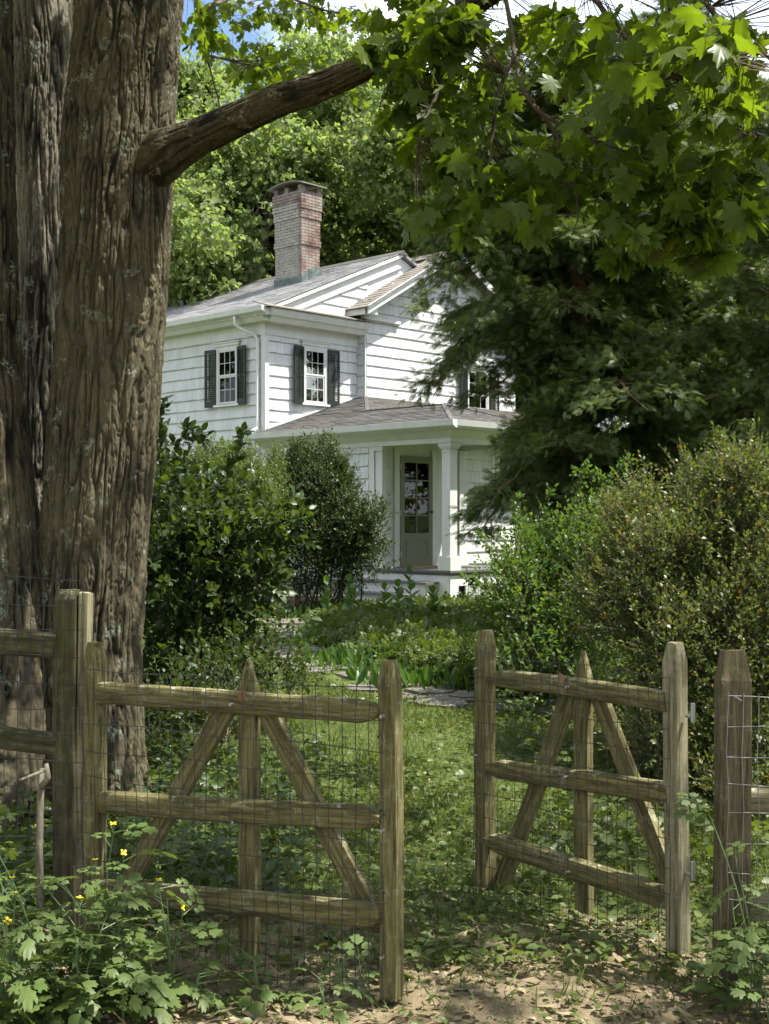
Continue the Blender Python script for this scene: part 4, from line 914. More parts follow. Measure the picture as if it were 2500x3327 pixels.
def blob_twigs(blobs, n, g, up=.35, lo=.45, L=(.15, .3), gap=0):
    sat = []
    for b in blobs:
        for q in range(6):
            d = rdir(1, .5, g)[0]; s = g.uniform(.28, .45); sat.append((b[0] + d[0] * b[3] * .95, b[1] + d[1] * b[4] * .9, b[2] + d[2] * b[5] * .95, b[3] * s, b[4] * s, b[5] * s * 1.2))
    blobs = list(blobs) + sat
    w = np.array([b[3] * b[4] * b[5] for b in blobs]) ** .75; cnt = (n * w / w.sum()).astype(int); B_ = []; D_ = []; Le = []
    for b, c in zip(blobs, cnt):
        d = rdir(c, up, g); r = lo + (1 - lo) * g.random((c, 1)) ** .55
        rad = np.array(b[3:6]); lump = 1 + .42 * (fbm(d[:, 0] * 3 + b[0] * 5 + 20, d[:, 2] * 3 + d[:, 1] * 2 + 20, 7, 3)[:, None] - .5) * 2
        B_.append(np.array(b[:3]) + d * rad * r * lump); D_.append(norm(d * rad / rad.max() + np.array([0, 0, up]) + g.normal(size=d.shape) * .35)); Le.append(g.uniform(*L, c))
    return np.concatenate(B_), np.concatenate(D_), np.concatenate(Le)
def shrub(name, label, cat_, blobs, n, k_, size, mat, tmpl, stems, seed, L=(.12, .25), up=.35, group=None, singles=0, lo=.45, arch=None, droop=0, flat=.6, smooth=True, thick=.0022):
    c = blobs[0]; root = empty(name, (0, 0, 0), 0, label, cat_, group); g = np.random.default_rng(seed)
    b_, d_, l_ = blob_twigs(blobs, n, g, up, lo, L)
    leafy(tmpl, mat, b_, d_, l_, k_, size, 'foliage', root, g, droop=droop, singles=singles, flat=flat, smooth=smooth, thick=thick)
    if stems:
        mb = MB(); x0, y0 = stems[:2]; z0 = float(gz(x0, y0))
        for q in range(stems[2]):
            b = blobs[g.integers(len(blobs))]; d = rdir(1, .6, g)[0]; tp = np.array(b[:3]) + d * np.array(b[3:6]) * .7; s0 = np.array([x0 + g.normal() * stems[3], y0 + g.normal() * stems[3], z0 - .05]); md = (s0 + tp) / 2 + g.normal(size=3) * .06 * np.array([1, 1, .3]) - np.array([0, 0, .0])
            p_ = spline([s0, md, tp], 9); mb.tube([tuple(v_) for v_ in p_], list(np.linspace(stems[4], stems[4] * .3, 9)), 5)
        mb.build('stem', M['bark_thin'], root, smooth=True)
    if arch:
        A = []; Dd = []; Ll = []
        mb = MB()
        for (p0, p1, p2) in arch:
            p_ = spline([tuple(at(*p0)), tuple(at(*p1)), tuple(at(*p2))], 14); mb.tube([tuple(v_) for v_ in p_], list(np.linspace(.006, .002, 14)), 4)
            for i in range(2, 14):
                for s in range(3): A.append(p_[i] + g.normal(size=3) * .008); dv = norm((p_[min(13, i + 1)] - p_[i - 1])[None])[0] + g.normal(size=3) * .7; Dd.append(dv); Ll.append(.04)
        mb.build('shoot', M['bark_thin'], root); leafy(tmpl, mat, np.array(A), norm(np.array(Dd)), np.array(Ll), 2, size, 'foliage', root, g, stems=False)
    return root
def bl(px, py, Y, rx, ry, rY):
    p_ = at(px, py, Y); return (p_.x, p_.y, p_.z, rx / 2697 * Y, rY, ry / 2697 * Y)
shrub('lilac_bush', 'tall dark lilac bush with broad glossy leaves right of the maple trunk', 'bush',
      [bl(365, 1170, 10.4, 95, 120, .55), bl(460, 1200, 10.2, 100, 115, .5), bl(350, 1290, 10.1, 100, 130, .6), bl(450, 1310, 10.2, 110, 110, .6), bl(520, 1230, 10.2, 65, 65, .4), bl(350, 1450, 10.0, 80, 90, .5), bl(420, 1440, 9.9, 90, 70, .4), bl(335, 1090, 10.5, 36, 80, .3), bl(560, 1140, 10.2, 60, 45, .3)],
      1150, 9, .080, 'lilac', OVAL, (-1.75, 10.3, 16, .14, .016), 21, (.2, .42), .3, singles=300,
      arch=[((560, 1180, 10.1), (610, 1130, 10), (660, 1115, 9.9)), ((480, 1050, 10.2), (510, 990, 10.1), (525, 940, 10.1)), ((350, 1000, 10.4), (345, 940, 10.4), (350, 870, 10.4)), ((540, 1250, 10.1), (590, 1230, 10), (600, 1270, 9.9)), ((370, 1000, 10.4), (400, 930, 10.3), (440, 945, 10.3)), ((520, 1210, 10), (580, 1170, 9.9), (625, 1165, 9.9))])
# second, looser bush below it, sun shining through
shrub('shrub', 'low loose shrub with small light leaves behind the middle of the left gate leaf', 'bush',
      [bl(400, 1560, 8.6, 90, 60, .4), bl(360, 1640, 8.4, 60, 70, .4), bl(500, 1480, 9.2, 90, 55, .4), bl(570, 1430, 9.6, 70, 60, .3), bl(620, 1500, 9.4, 55, 45, .3)], 420, 8, .045, 'lilac', OVAL, (-1.3, 8.7, 10, .2, .006), 22, (.15, .32), .5, lo=.2)
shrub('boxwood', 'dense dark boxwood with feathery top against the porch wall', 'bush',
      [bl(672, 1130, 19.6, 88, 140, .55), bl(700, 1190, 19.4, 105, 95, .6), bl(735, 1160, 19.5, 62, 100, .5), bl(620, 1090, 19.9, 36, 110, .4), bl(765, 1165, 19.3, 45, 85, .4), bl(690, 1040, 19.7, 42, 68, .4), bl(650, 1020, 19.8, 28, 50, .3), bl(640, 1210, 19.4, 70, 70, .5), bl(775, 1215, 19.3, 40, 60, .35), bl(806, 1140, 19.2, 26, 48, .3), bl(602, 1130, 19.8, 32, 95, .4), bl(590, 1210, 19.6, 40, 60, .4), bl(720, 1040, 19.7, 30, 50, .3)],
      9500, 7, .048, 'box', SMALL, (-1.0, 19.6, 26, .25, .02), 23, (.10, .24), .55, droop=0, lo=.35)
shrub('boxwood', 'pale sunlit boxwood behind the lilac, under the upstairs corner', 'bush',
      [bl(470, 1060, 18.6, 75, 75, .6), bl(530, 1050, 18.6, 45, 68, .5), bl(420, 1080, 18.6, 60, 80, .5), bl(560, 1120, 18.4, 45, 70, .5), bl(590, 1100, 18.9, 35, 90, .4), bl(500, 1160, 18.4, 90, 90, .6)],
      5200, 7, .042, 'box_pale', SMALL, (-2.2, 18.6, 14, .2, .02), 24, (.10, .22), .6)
shrub('honeysuckle_bush', 'bright green loose shrub with arching shoots in front of the porch, behind the right gate', 'bush',
      [bl(1150, 1290, 11.2, 95, 100, .7), bl(1230, 1250, 11.2, 70, 105, .6), bl(1100, 1340, 11.0, 60, 75, .5), bl(1180, 1370, 10.8, 110, 90, .6), bl(1270, 1300, 10.8, 80, 120, .6), bl(1200, 1460, 10.3, 110, 80, .5), bl(1265, 1190, 11.2, 40, 55, .4)],
      2600, 8, .045, 'honeysuckle', OVAL, (1.5, 11.1, 18, .2, .010), 25, (.16, .36), .45, lo=.35,
      arch=[((1120, 1200, 11), (1110, 1130, 11), (1120, 1075, 11)), ((1180, 1170, 11), (1180, 1110, 11), (1190, 1060, 11)), ((1240, 1120, 11), (1255, 1040, 11), (1270, 1000, 11)), ((1290, 1080, 10.6), (1300, 1030, 10.5), (1240, 1020, 10.5)), ((1060, 1290, 11), (1030, 1260, 10.9), (1010, 1250, 10.9)), ((1100, 1250, 11), (1060, 1190, 11), (1040, 1160, 11)), ((1330, 1090, 10.2), (1320, 1030, 10.2), (1360, 995, 10.1))])
shrub('holly_bush', 'big glossy boxwood hedge bush with yellowing inner leaves at the right edge', 'bush',
      [bl(1430, 1250, 8.6, 120, 130, .7), bl(1570, 1230, 8.3, 120, 150, .7), bl(1530, 1120, 8.6, 70, 80, .5), bl(1620, 1110, 8.3, 70, 90, .5), bl(1400, 1380, 8.2, 110, 110, .6), bl(1540, 1420, 7.9, 150, 130, .6), bl(1330, 1320, 8.6, 70, 80, .5), bl(1370, 1150, 8.9, 55, 70, .5), bl(1650, 1300, 8.0, 110, 160, .6), bl(1480, 1580, 7.7, 140, 110, .5), bl(1640, 1560, 7.6, 120, 130, .5), bl(1560, 1720, 7.4, 130, 90, .5)],
      10500, 8, .034, 'box_gloss', SMALL, (2.2, 8.2, 24, .3, .016), 26, (.12, .27), .4, lo=.3,
      arch=[((1540, 1040, 8.4), (1550, 980, 8.4), (1548, 930, 8.4)), ((1360, 1120, 8.8), (1385, 1050, 8.8), (1392, 990, 8.8)), ((1420, 1130, 8.7), (1470, 1050, 8.7), (1480, 1000, 8.7)), ((1480, 1070, 8.5), (1500, 1010, 8.5), (1530, 985, 8.5)), ((1330, 1170, 8.8), (1310, 1110, 8.8), (1300, 1070, 8.8)), ((1600, 1040, 8.2), (1610, 1000, 8.2), (1640, 975, 8.2))])
# ---------------------------------------------------------------- cedars
def cedar(name, label, x0, y0, H, Rfun, seed, n_limb=110, per=120, zmin=1.2, mat='cedar', size=(.085, .16), trunk=.20, cl=None, leaves=FROND, extra=(), lean=0, keep=None):
    g = np.random.default_rng(seed); root = empty(name, (0, 0, 0), 0, label, 'tree'); z0 = float(gz(x0, y0))
    mb = MB(); pts = [(x0 + lean * (i / 8) ** 2, y0, z0 - .1 + (H + .1) * i / 8) for i in range(9)]
    V = np.array(pts); mb.tube(pts, [trunk * 1.35] + list(np.linspace(trunk, .03, 8)), 12); mb.build('trunk', M['bark_cedar'], root, smooth=True)
    lb = MB(); P = []; D = []; S_ = []
    def add(st, dr, L, z):
        m_ = 9; q = np.linspace(0, 1, m_)[:, None]; p_ = st + dr * L * q + np.array([0, 0, 1.0]) * L * (.10 * np.sin(q * math.pi) - .22 * q ** 2) + np.cumsum(g.normal(size=(m_, 3)) * .02 * L, 0)
        lb.tube([tuple(v_) for v_ in p_], list(np.linspace(.012 + .012 * L, .004, m_)), 5)
        c = int(per * L / 1.5)
        # side branchlets carry flat drooping sprays
        nb2 = max(5, int(L * 11)); tb = g.uniform(.18, 1, nb2); 
        for tt in tb:
            i = int(tt * (m_ - 1)); base = p_[i]; sd = norm((np.cross(dr, [0, 0, 1]) * g.choice((-1, 1)) + dr * g.uniform(.2, .9) + g.normal(size=3) * .2)[None])[0]; bl_ = L * (.42 - .22 * tt) * g.uniform(.6, 1.2) + .10
            k_ = max(8, int(bl_ * 85)); qq = g.uniform(.1, 1, k_)[:, None]; pp = base + sd * bl_ * qq + np.array([0, 0, -1.0]) * bl_ * .35 * qq ** 2 + g.normal(size=(k_, 3)) * .05
            P.append(pp); D.append(norm(sd + np.array([0, 0, -.25]) + g.normal(size=(k_, 3)) * .45)); S_.append(g.uniform(*size, k_))
            lb.tube([tuple(base), tuple(base + sd * bl_ * .7 - np.array([0, 0, .1]) * bl_)], [.006, .002], 3, False)
    for i in range(n_limb):
        z = zmin + (H - zmin) * (i + g.random()) / n_limb; an = g.uniform(0, 2 * math.pi) if cl is None else g.uniform(*cl)
        L = Rfun((z - zmin) / (H - zmin), an) * g.uniform(.55, 1.08)
        if L < .15: continue
        rise = .15 + .5 * (z - zmin) / (H - zmin); add(np.array([x0 + lean * (z / H) ** 2, y0, z0 + z]), norm(np.array([[math.cos(an), math.sin(an), rise]]))[0], L, z)
    for st, en in extra:
        st = np.array(st); en = np.array(en); L = np.linalg.norm(en - st); add(st, (en - st) / L, L, 0)
    P = np.concatenate(P); D = np.concatenate(D); S_ = np.concatenate(S_)
    V, F = scatter(*leaves, P, basis(D, norm(g.normal(size=P.shape) * .55 + np.array([0, 0, .8]))), S_)
    np_obj('foliage', V, F, M[mat], root, kind='stuff'); lb.build('branch', M['bark_cedar'], root); return root
c1 = at(1250, 1125, 15.2)
def R1(u, an):
    left = max(0, math.cos(an - math.pi)); z = 1.3 + u * 5.6; full = 2.35 - 1.15 * u ** 1.8
    return full * (1 - left) + left * min(full, .30 + max(0, z - 3.2) * .95) + .08 * math.sin(5 * an + 9 * u)
cedar('cedar_tree', 'large dark cedar right of the porch, branches hanging before the house wall', c1.x, 15.2, 6.9, R1, 31, 150, 110, 1.3, trunk=.21,
      extra=[(tuple(at(1230, 690, 15.2)), tuple(at(905, 745, 14.4))), (tuple(at(1230, 640, 15.2)), tuple(at(900, 650, 14.3))), (tuple(at(1230, 560, 15.2)), tuple(at(890, 600, 14.6))), (tuple(at(1230, 700, 15.2)), tuple(at(960, 760, 14.2))), (tuple(at(1230, 1000, 15.2)), tuple(at(1050, 1090, 14.6))), (tuple(at(1230, 980, 15.2)), tuple(at(1070, 1060, 14.2))), (tuple(at(1230, 520, 15.2)), tuple(at(900, 540, 14.9))), (tuple(at(1200, 960, 15.2)), tuple(at(1110, 1120, 14.3))), (tuple(at(1230, 760, 15.2)), tuple(at(1010, 800, 14.4))), (tuple(at(1230, 450, 15.2)), tuple(at(880, 470, 15))), (tuple(at(1230, 380, 15.2)), tuple(at(900, 400, 15)))])
c2 = at(1460, 1125, 17)
cedar('cedar_tree', 'second dark cedar behind and right of the big one, reaching above the maple leaves', c2.x, 17, 8.8, lambda u, an: 2.3 - 1.7 * u ** 1.3, 32, 120, 90, 1.0, trunk=.2)
c3 = at(1640, 1125, 13.5)
cedar('cedar_tree', 'dark cedar cut by the right edge of the view above the holly bush', c3.x + .5, 13.5, 6.6, lambda u, an: 1.6 - 1.0 * u ** 1.4, 33, 70, 90, .8, trunk=.16)
def NEEDLE():
    v = []; f = []
    for k_ in range(7):
        y = k_ / 7; b = len(v); v += [(-.02, y, 0), (.02, y, 0), (.0, y + .25, -.1), (-.16, y + .05, -.12), (.16, y + .05, -.12)]; f += [(b, b + 1, b + 2), (b, b + 2, b + 3), (b + 1, b + 4, b + 2)]
    return np.array(v), np.array(f)
for i, (px, Y, H, lab) in enumerate(((862, 43, 16.5, 'tall dark spruce with drooping twigs rising just right of the chimney'), (1000, 41, 15, 'dark spruce behind the gable roof, half hidden by maple leaves'))):
    c = at(px, 1125, Y); cedar('spruce_tree', lab, c.x, Y, H, lambda u, an: 3.4 * (1 - u) ** .8 + .2, 60 + i, 120, 60, 1.5, 'spruce', (.35, .6), .22, leaves=NEEDLE())
# ---------------------------------------------------------------- broadleaved trees behind the house
def tree_mesh(seed, H, spread, nleaf=10, leaf=.14, mat='far_leaf', low=.16, dens=1.0, levels=4):
    g = np.random.default_rng(seed); mb = MB(); tips = []
    def grow(p, d, L, r, lv):
        n = 5; pts = [p]; dd = d.copy()
        for k_ in range(n):
            dd = dd + g.normal(size=3) * (.10 if lv == 0 else .2); dd[2] += .05 * (lv > 0); dd = dd / np.linalg.norm(dd); pts.append(pts[-1] + dd * L / n)
        r1 = r * (.55 if lv else .62); mb.tube([tuple(q) for q in pts], list(np.linspace(r, r1, n + 1)), 7 if lv < 2 else 4, False)
        if lv >= levels - 1: tips.append((pts[-1], dd)); tips.append((pts[3], dd)); 
        if lv >= levels: return
        m_ = (int(7 * dens) + 3, 6, 5, 4, 3)[lv] if lv else int(11 * dens)
        for k_ in range(m_):
            t = g.uniform(low if lv == 0 else .3, 1.0); i = min(n - 1, int(t * n)); q = pts[i] + (pts[i + 1] - pts[i]) * (t * n - i)
            a = g.uniform(0, 2 * math.pi); ux = np.cross(dd, [.3, .2, 1.0] if abs(dd[2]) < .9 else [1, 0, 0]); ux = ux / np.linalg.norm(ux); uy = np.cross(dd, ux); tilt = g.uniform(.7, 1.25) if lv == 0 else g.uniform(.5, 1.0)
            nd = dd * math.cos(tilt) + (ux * math.cos(a) + uy * math.sin(a)) * math.sin(tilt); nd[2] += .15; nd /= np.linalg.norm(nd)
            LL = (spread * g.uniform(.6, 1.0) * (1 - .45 * max(0, t - .4)) if lv == 0 else L * g.uniform(.42, .68)); grow(q, nd, LL, max(.012, r * (1 - .5 * t) * (.42 if lv == 0 else .55)), lv + 1)
    grow(np.array([0, 0, -.3]), np.array([0.03, 0, 1.0]), H * .86, H * .019, 0)
    tr_ = mb.mesh('trunk', M['bark_far'], True)
    T = np.array([t_[0] for t_ in tips]); Dt = np.array([t_[1] for t_ in tips]); nt_ = 4
    B_ = np.repeat(T, nt_, 0) + g.normal(size=(len(T) * nt_, 3)) * (.35, .35, .14); Dd = norm(np.repeat(Dt, nt_, 0) * .4 + g.normal(size=B_.shape) * (.8, .8, .25)); Ln = g.uniform(.3, .7, len(B_))
    j = g.uniform(0, 1, (len(B_), nleaf, 1)); P_ = (B_[:, None] + Dd[:, None] * Ln[:, None, None] * j + g.normal(size=(len(B_), nleaf, 3)) * (.10, .10, .05)).reshape(-1, 3)
    Dl = norm(g.normal(size=P_.shape) + (0, 0, -.25)); Nl = norm(g.normal(size=P_.shape) * .7 + (0.35, -.6, .55))
    V, F = scatter(*STAR, P_, basis(Dl, Nl), leaf * g.uniform(.7, 1.3, len(P_))); 
    return tr_, np_mesh('crown', V, F, M[mat], True), len(F)
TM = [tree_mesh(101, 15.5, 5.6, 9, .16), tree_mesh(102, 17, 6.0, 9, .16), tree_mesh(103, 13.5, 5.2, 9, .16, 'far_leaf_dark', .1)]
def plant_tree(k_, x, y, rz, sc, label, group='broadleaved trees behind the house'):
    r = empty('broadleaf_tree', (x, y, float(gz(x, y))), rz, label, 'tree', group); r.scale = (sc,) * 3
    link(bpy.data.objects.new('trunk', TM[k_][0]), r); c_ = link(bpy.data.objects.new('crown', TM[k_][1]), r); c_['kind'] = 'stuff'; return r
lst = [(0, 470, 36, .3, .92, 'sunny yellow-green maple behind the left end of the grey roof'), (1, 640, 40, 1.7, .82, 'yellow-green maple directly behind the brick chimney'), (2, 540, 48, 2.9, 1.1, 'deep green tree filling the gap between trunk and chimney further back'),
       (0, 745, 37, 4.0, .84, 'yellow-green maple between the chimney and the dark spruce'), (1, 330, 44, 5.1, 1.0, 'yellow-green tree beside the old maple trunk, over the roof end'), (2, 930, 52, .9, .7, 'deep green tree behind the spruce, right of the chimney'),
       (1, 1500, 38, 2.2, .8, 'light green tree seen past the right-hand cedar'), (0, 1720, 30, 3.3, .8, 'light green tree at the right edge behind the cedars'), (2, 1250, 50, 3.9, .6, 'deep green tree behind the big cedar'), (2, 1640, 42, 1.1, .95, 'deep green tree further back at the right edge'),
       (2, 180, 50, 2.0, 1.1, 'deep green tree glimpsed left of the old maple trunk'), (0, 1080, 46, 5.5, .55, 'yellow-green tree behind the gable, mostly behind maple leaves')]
for k_, px, Y, rz, sc, lab in lst:
    c = at(px, 1125, Y); plant_tree(k_, c.x, c.y, rz, sc, lab)
for k_, x, y, rz, sc, lab in ((0, -15, 11, 1, .62, 'tree out on the left lawn mirrored in the upstairs windows'), (1, -9, -9, 2, 1, 'tree behind the viewer mirrored in the window panes'), (2, 12, -4, 3, .9, 'tree to the right of the viewer'), (1, -27, 31, 4, .8, 'tree on the far left lawn'), (2, 18, 23, 4, .75, 'tree on the right lawn mirrored in the porch side windows'), (0, 21, 31, 2, .75, 'tree far to the right beyond the cedars'), (1, 19, 14, 2, .7, 'tree on the right lawn beside the view')):
    plant_tree(k_, x, y, rz, sc, lab, 'trees around the garden')
# woodland undergrowth closing the view under the crowns
g = np.random.default_rng(77); b_ = []
for i in range(60): b_.append((g.uniform(-28, 30), g.uniform(48, 62), g.uniform(.5, 5), 2.6, 2.0, g.uniform(1.5, 3.2)))
for i in range(34): b_.append((g.uniform(4.5, 18), g.uniform(17, 30), g.uniform(.4, 2.2), 1.2, 1.0, g.uniform(.8, 1.6)))
for i in range(16): b_.append((g.uniform(-9, -5.5), g.uniform(14, 30), g.uniform(.4, 2.0), 1.2, 1.0, g.uniform(.8, 1.6)))
B_, D_, L_ = blob_twigs(b_, 15000, g, .3, .5, (.3, .7)); root = empty('undergrowth'); root['kind'] = 'stuff'
leafy(STAR, 'far_leaf_dark', B_, D_, L_, 5, .20, 'undergrowth_foliage', root, g, stems=False)
# ---------------------------------------------------------------- garden bed between path and porch
def inbed(x, y):
    e = np.interp(y, [10.4, 11, 11.8, 13, 15, 18, 20.5], [2.3, .95, .35, -.35, -.95, -1.25, -1.35]); return x > e + .12
g = np.random.default_rng(88); n = 9000; x = g.uniform(-1.6, 3.6, n); y = g.uniform(10.6, 20.2, n); k_ = inbed(x, y) & (x + (y - 21.4) * .9 < 1.2) ; x, y = x[k_], y[k_]
hgt = .17 + .24 * fbm(x * 1.3 + 4, y * 1.3, 12, 3) - .14 * np.clip((y - 15) / 3, 0, 1)
edge = np.clip((x - np.interp(y, [10.4, 11, 11.8, 13, 15, 18, 20.5], [2.3, .95, .35, -.35, -.95, -1.25, -1.35])) / .5, .25, 1); hgt = hgt * edge
base = np.stack([x, y, gz(x, y)], 1); d = norm(g.normal(size=(len(x), 3)) * .28 + (0, 0, 1))
bed = empty('bed_plants'); bed['kind'] = 'stuff'
leafy(COMP, 'herb', base, d, hgt * g.uniform(.5, 1.15, len(x)), 5, .105, 'bed_foliage', bed, g, start=.4, stems=True, smat='stem', thick=.002)
fi = g.choice(len(x), 420); P_ = base[fi] + d[fi] * (hgt[fi] * 1.05)[:, None]
for q in range(4):
    a_ = q * math.pi / 2 + g.uniform(0, 6, len(P_)) * 0; D4 = np.stack([np.cos(a_ + 0 * P_[:, 0]), np.sin(a_ + 0 * P_[:, 0]), .35 + 0 * P_[:, 0]], 1)
    V, F = scatter(*SMALL, P_, basis(norm(D4), np.tile([[0, 0, 1.]], (len(P_), 1))), np.full(len(P_), .016)); np_obj('bed_petals', V, F, M['yellow'], bed)
# lily-of-the-valley clumps along the path edge
for i, (px, py, lab) in enumerate(((680, 1400, 'clump of upright lily leaves at the left tip of the bed'), (745, 1440, 'clump of broad upright lily leaves beside the slate path'), (820, 1450, 'third lily clump along the path, behind the left gate post'), (900, 1470, 'lily clump just right of the left gate post'), (640, 1345, 'small lily clump where the path bends to the house'), (965, 1480, 'rightmost lily clump at the near edge of the bed'))):
    Y = 2697 * 1.52 / (py - 1125); c = at(px, py, Y); r = empty('lily_plant', (c.x, c.y + .25, float(gz(c.x, c.y + .25))), 0, lab, 'plant', 'lily clumps along the path'); n = 110
    bs = np.stack([g.normal(size=n) * .34, g.normal(size=n) * .2, np.zeros(n)], 1); D_ = norm(g.normal(size=(n, 3)) * (.4, .4, 0) + (0, 0, 1)); V, F = scatter(OVAL[0] * (.5, 1, 1), OVAL[1], bs, basis(D_, norm(g.normal(size=(n, 3)) + (0, -.5, 0))), g.uniform(.10, .25, n)); V[:, 0] *= 1
    np_obj('leaves', V, F, M['lily'], r, smooth=True, kind='stuff')
# docks: tall stems with big leaves before the steps
LEAF_B = np_mesh('leaf', OVAL[0] * (1.1, 1, 1), OVAL[1], M['lily'], True)
for i, (px, py, Y, h, lab) in enumerate(((755, 1360, 16.5, .72, 'leafy dock stalk left of the porch steps'), (885, 1370, 16, .88, 'tallest dock stalk in front of the porch column'), (830, 1360, 16.8, .60, 'short dock stalk in front of the porch steps'), (860, 1360, 16.5, .66, 'dock stalk beside the tallest one, in front of the treads'), (935, 1370, 16.6, .55, 'dock stalk under the corner of the porch'), (705, 1350, 17, .66, 'dock stalk at the left end of the bed'))):
    c = at(px, py, Y); z0 = float(gz(c.x, Y)); r = empty('dock_plant', (c.x, Y, z0), 0, lab, 'plant', 'dock stalks before the porch')
    mb = MB().tube([(0, 0, 0), (.02, 0, h * .5), (.0, .02, h)], [.010, .008, .004], 5).build('stem', M['stem'], r)
    for q in range(16):
        u = (q + 1) / 16; o = link(bpy.data.objects.new('leaf', LEAF_B), r); a_ = q * 2.4; o.location = (.01, 0, h * u * .98); s_ = (.30 - .17 * u) * g.uniform(.7, 1.1); D_ = norm(np.array([[math.cos(a_), math.sin(a_), .25 + 1.2 * u]])); R_ = basis(D_, np.array([[0, 0, 1.]]))[0]
        o.matrix_local = Matrix([[*(R_[k2] * s_), o.location[k2]] for k2 in range(3)] + [[0, 0, 0, 1]])
# ---------------------------------------------------------------- lawn, weeds, litter
def bedmask(x, y): return inbed(x, y) & (y > 10.6)
def dens_grass(x, y):
    n_ = fbm(x * 1.1 + 3, y * 1.1, 31, 3); d_ = np.clip((y - 4.1) / 1.8, 0.05, 1) * (.5 + .9 * n_)
    d_ = np.where((x < -.2) & (y < 8.5), d_ * .35, d_); return np.where(path_dist(x, y) < .33, .06, d_) * ~bedmask(x, y)
BL = (np.array([(-.04, 0, 0), (.04, 0, 0), (.03, .55, .10), (-.03, .55, .10), (0, 1, .38)]), np.array([(0, 1, 2), (0, 2, 3), (3, 2, 4)]))
def blades(n, x0, x1, y0, y1, hmin, hmax, name='grass', mat='grass', w=1.0):
    x = g.uniform(x0, x1, n); y = y0 + (y1 - y0) * g.random(n) ** 1.25; k_ = g.random(n) < dens_grass(x, y); x, y = x[k_], y[k_]; lump = fbm(x * 2.3, y * 2.3, 44, 3)
    P_ = np.stack([x, y, gz(x, y) - .004], 1); D_ = norm(g.normal(size=P_.shape) * (.55, .55, .0) + (0, 0, 1)); V, F = scatter(BL[0] * (w, 1, 1), BL[1], P_, basis(D_, norm(g.normal(size=P_.shape) + (0, 0, .3))), (hmin + (hmax - hmin) * g.random(len(x)) * lump * 1.7))
    o = np_obj(name, V, F, M[mat], None, kind='stuff'); return o
blades(190000, -3.2, 3.6, 4.1, 13, .025, .085); blades(110000, -5.5, 3.2, 12, 23, .03, .09, w=1.5); blades(60000, 3.6, 9, 4.1, 16, .03, .09, w=1.6); blades(30000, -8, -3.2, 4.1, 16, .03, .09, w=1.6)
def flat_leaves(n, x0, x1, y0, y1, tm, mat, size, lift, name, tilt=.35, dn=None, stemz=.04):
    x = g.uniform(x0, x1, n); y = y0 + (y1 - y0) * g.random(n) ** 1.2
    d_ = dn(x, y) if dn is not None else np.ones(n); k_ = g.random(n) < d_; x, y = x[k_], y[k_]
    P_ = np.stack([x, y, gz(x, y) + lift + g.random(len(x)) * stemz], 1); D_ = norm(g.normal(size=P_.shape) * (1, 1, .25)); Nn_ = norm(g.normal(size=P_.shape) * tilt + (0, 0, 1))
    V, F = scatter(*tm, P_, basis(D_, Nn_), size * g.uniform(.5, 1.3, len(x))); np_obj(name, V, F, M[mat], None, smooth=True, kind='stuff')
wd = lambda x, y: np.clip(fbm(x * .9 + 40, y * .9, 51, 3) * 2.6 - .75, 0, 1) * (path_dist(x, y) > .3) * ~bedmask(x, y)
flat_leaves(22000, -3, 3.4, 4.5, 12.5, OVAL, 'weed', .048, .015, 'ground_cover', .45, wd, .05)
flat_leaves(14000, -3, 3.4, 3.9, 8, SMALL, 'weed', .024, .005, 'ground_cover', .5, lambda x, y: np.clip(fbm(x * 2 + 7, y * 2, 52, 3) * 2 - .4, 0, 1), .02)
flat_leaves(5500, -3, 3.2, 3.9, 8.2, OVAL, 'litter', .032, .004, 'fallen_leaves', .5, lambda x, y: np.clip(1.5 - (y - 4) * .32 - .3 * (x > -.3) + (fbm(x * 2, y * 2, 53, 3) - .5), .03, 1), .012)
flat_leaves(14000, -3, 3.2, 3.9, 7.5, LANCE, 'litter', .03, .003, 'fallen_twigs', .6, lambda x, y: np.clip(fbm(x * 3, y * 3, 54, 3) * 1.6 - .2, 0, 1), .01)
flat_leaves(5000, -2.8, -.4, 5.0, 8.6, OVAL, 'lilac', .06, .03, 'ground_cover', .5, lambda x, y: np.clip(fbm(x * 1.4, y * 1.4, 55, 3) * 2 - .3, 0, 1), .16)
flat_leaves(6000, .9, 6, 5.6, 10.5, OVAL, 'weed', .07, .03, 'ground_cover', .5, lambda x, y: np.clip(fbm(x * 1.4, y * 1.4, 56, 3) * 2 - .3, 0, 1), .20)
flat_leaves(2600, -2.6, 2.6, 3.9, 5.6, OVAL, 'weed', .034, .012, 'seedlings', .35, lambda x, y: np.clip(fbm(x * 3 + 1, y * 3, 58, 3) * 2.4 - .75, 0, 1), .04)
flat_leaves(2500, -2.6, 2.6, 3.9, 5.2, LANCE, 'litter', .09, .006, 'fallen_twigs', .25, lambda x, y: np.clip(fbm(x * 2 + 5, y * 2, 59, 3) * 1.6 - .3, 0, 1), .01)
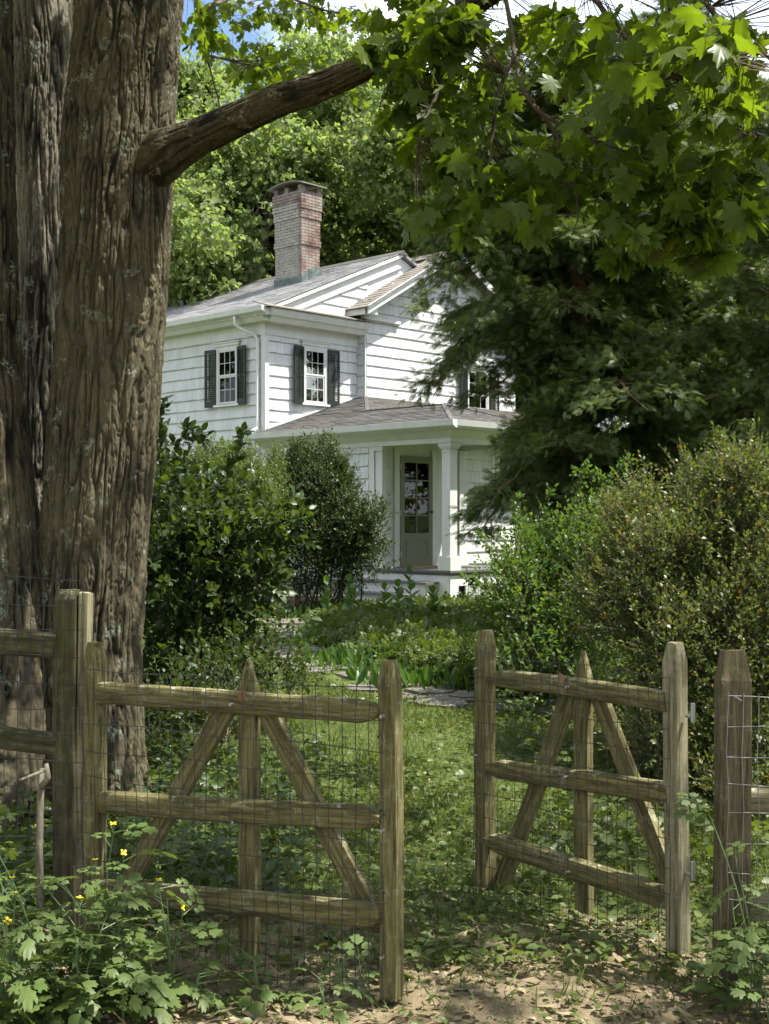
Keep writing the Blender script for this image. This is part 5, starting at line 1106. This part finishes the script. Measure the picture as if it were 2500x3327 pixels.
# ---------------------------------------------------------------- celandine by the gate
CM = [np_mesh('leaf', COMP[0] * (1, 1, s_), COMP[1], M['celandine'], True) for s_ in (1, 2.2, .4)]
PV = []; PF = []
for q in range(4):
    a_ = q * math.pi / 2; c_, s_ = math.cos(a_), math.sin(a_); v_ = np.array([(0, 0, 0), (-.35, .5, .12), (-.2, .95, .2), (.2, .95, .2), (.35, .5, .12)]); PV.append(np.stack([v_[:, 0] * c_ - v_[:, 1] * s_, v_[:, 0] * s_ + v_[:, 1] * c_, v_[:, 2]], 1)); PF.append(np.array([(0, 4, 1), (1, 4, 3), (1, 3, 2)]) + 5 * q)
FL = np_mesh('flower', np.concatenate(PV) * .014, np.concatenate(PF), M['yellow'])
def celandine(x, y, h, n, label, flowers=2, size=.145, lean=(0, 0)):
    z0 = float(gz(x, y)); r = empty('celandine_plant', (x, y, z0), g.uniform(0, 6), label, 'plant', 'celandine plants by the gate'); mb = MB(); ns = max(2, n // 6)
    for s in range(ns):
        a_ = g.uniform(0, 6.28); sp = g.uniform(.05, .30) * h * 1.3; hh = h * g.uniform(.6, 1.1); tip = np.array([math.cos(a_) * sp + lean[0], math.sin(a_) * sp + lean[1], hh]); p_ = spline([(0, 0, -.02), tuple(tip * (.35, .35, .55)), tuple(tip)], 8); mb.tube([tuple(q) for q in p_], list(np.linspace(.0035, .0015, 8)), 5)
        for k_ in range(n // ns):
            u = (k_ + 1) / (n // ns); q = p_[min(7, int(u * 7.4))]; b_2 = g.uniform(0, 6.28); D_ = norm(np.array([[math.cos(b_2), math.sin(b_2), g.uniform(-.05, .7)]])); R_ = basis(D_, norm(np.array([[g.normal() * .3, g.normal() * .3 - .25, 1]])))[0]; sz = size * g.uniform(.6, 1.25) * (1.15 - .45 * u)
            L_ = g.uniform(.02, .07); q2 = q + D_[0] * L_; mb.tube([tuple(q), tuple(q2)], .0012, 4); o = link(bpy.data.objects.new('leaf', CM[g.integers(3)]), r); o.matrix_local = Matrix([[*(R_[k2] * sz), q2[k2]] for k2 in range(3)] + [[0, 0, 0, 1]])
        if s < flowers:
            o = link(bpy.data.objects.new('flower', FL), r); o.location = tuple(p_[-1] + (0, 0, .03)); o.rotation_euler = (g.uniform(-.3, 1.2), g.uniform(-.4, .4), 0); mb.tube([tuple(p_[-1]), tuple(p_[-1] + (0, 0, .03))], .001, 4)
            for q in range(3): mb.tube([tuple(p_[-1]), tuple(p_[-1] + g.normal(size=3) * .012 + (0, 0, .03))], .0014, 4)
    mb.build('stem', M['stem'], r); return r
cel = [(130, 2050, 4.05, .24, 22, 'broad low celandine between the two front clumps on the left', 0), (0, 2020, 4.05, .34, 24, 'celandine half cut by the left edge of the view', 1), (240, 1980, 4.2, .40, 24, 'bushy celandine right below the hinge post of the left gate', 1), (20, 1960, 4.15, .40, 18, 'celandine at the left edge, two yellow flowers at its top', 2), (95, 1900, 4.2, .55, 26, 'tall celandine in front of the left fence post', 2), (170, 2000, 4.05, .30, 20, 'low broad-leaved celandine below the fence post', 0), (215, 1900, 4.3, .62, 26, 'tallest celandine, climbing over the left gate post', 3), (300, 1950, 4.3, .45, 22, 'celandine reaching over the lower rail, one flower', 2),
       (370, 1985, 4.25, .38, 18, 'celandine leaning over the bottom rail of the left gate leaf', 2), (60, 2080, 4.0, .22, 16, 'low celandine in the bottom left corner', 0), (265, 2060, 4.05, .20, 14, 'small celandine on the bare soil below the left gate', 0), (415, 2050, 4.15, .16, 8, 'seedling celandine under the centre stile of the left gate leaf', 0), (20, 1800, 4.6, .55, 20, 'celandine behind the wire at the left edge', 1),
       (1640, 1960, 4.2, .62, 20, 'celandine climbing the wire right of the dark fence post', 0), (1600, 2080, 4.25, .42, 14, 'celandine at the foot of the dark fence post, right side', 0), (1665, 2120, 4.1, .40, 14, 'celandine cut by the right edge of the view', 0),
       (330, 1720, 5.6, .42, 16, 'celandine behind the left gate leaf near the trunk, yellow flowers', 3), (420, 1800, 5.5, .34, 14, 'celandine behind the left brace of the left gate leaf', 1), (560, 2080, 4.22, .12, 7, 'celandine seedling under the right brace of the left gate', 0), (700, 2110, 4.15, .11, 6, 'celandine seedling in front of the left gate', 0), (790, 2100, 4.3, .10, 5, 'celandine seedling beside the end post of the left gate', 0)]
for px, py, Y, h, n, lab, fl2 in cel: c = at(px, py, Y); celandine(c.x, Y, h, n, lab, fl2)
# dry stick leaning in the weeds
st_ = MB().tube([tuple(at(88, 1960, 4.2)), tuple(at(85, 1850, 4.2)), tuple(at(88, 1720, 4.22)), tuple(at(92, 1660, 4.25))], [.014, .013, .012, .008], 7).tube([tuple(at(90, 1700, 4.22)), tuple(at(104, 1680, 4.2)), tuple(at(100, 1650, 4.2))], [.012, .010, .007], 7).tube([tuple(at(46, 1685, 4.15)), tuple(at(95, 1665, 4.2))], [.005, .006], 6).build('stick', M['bark_sunlit'], None, smooth=True)
tag(st_, 'forked dry stick standing in the weeds before the left fence post', 'stick')
pw = MB().tube([tuple(at(1500, 962, 26)), tuple(at(1600, 950, 27)), tuple(at(1760, 935, 28))], .012, 5).build('cable', M['wire'], None); tag(pw, 'thin overhead cable at the right edge among the trees', 'cable')
print('TRIS', sum(len(o.data.polygons) for o in bpy.data.objects if o.type == 'MESH'), 'OBJ', len(bpy.data.objects))
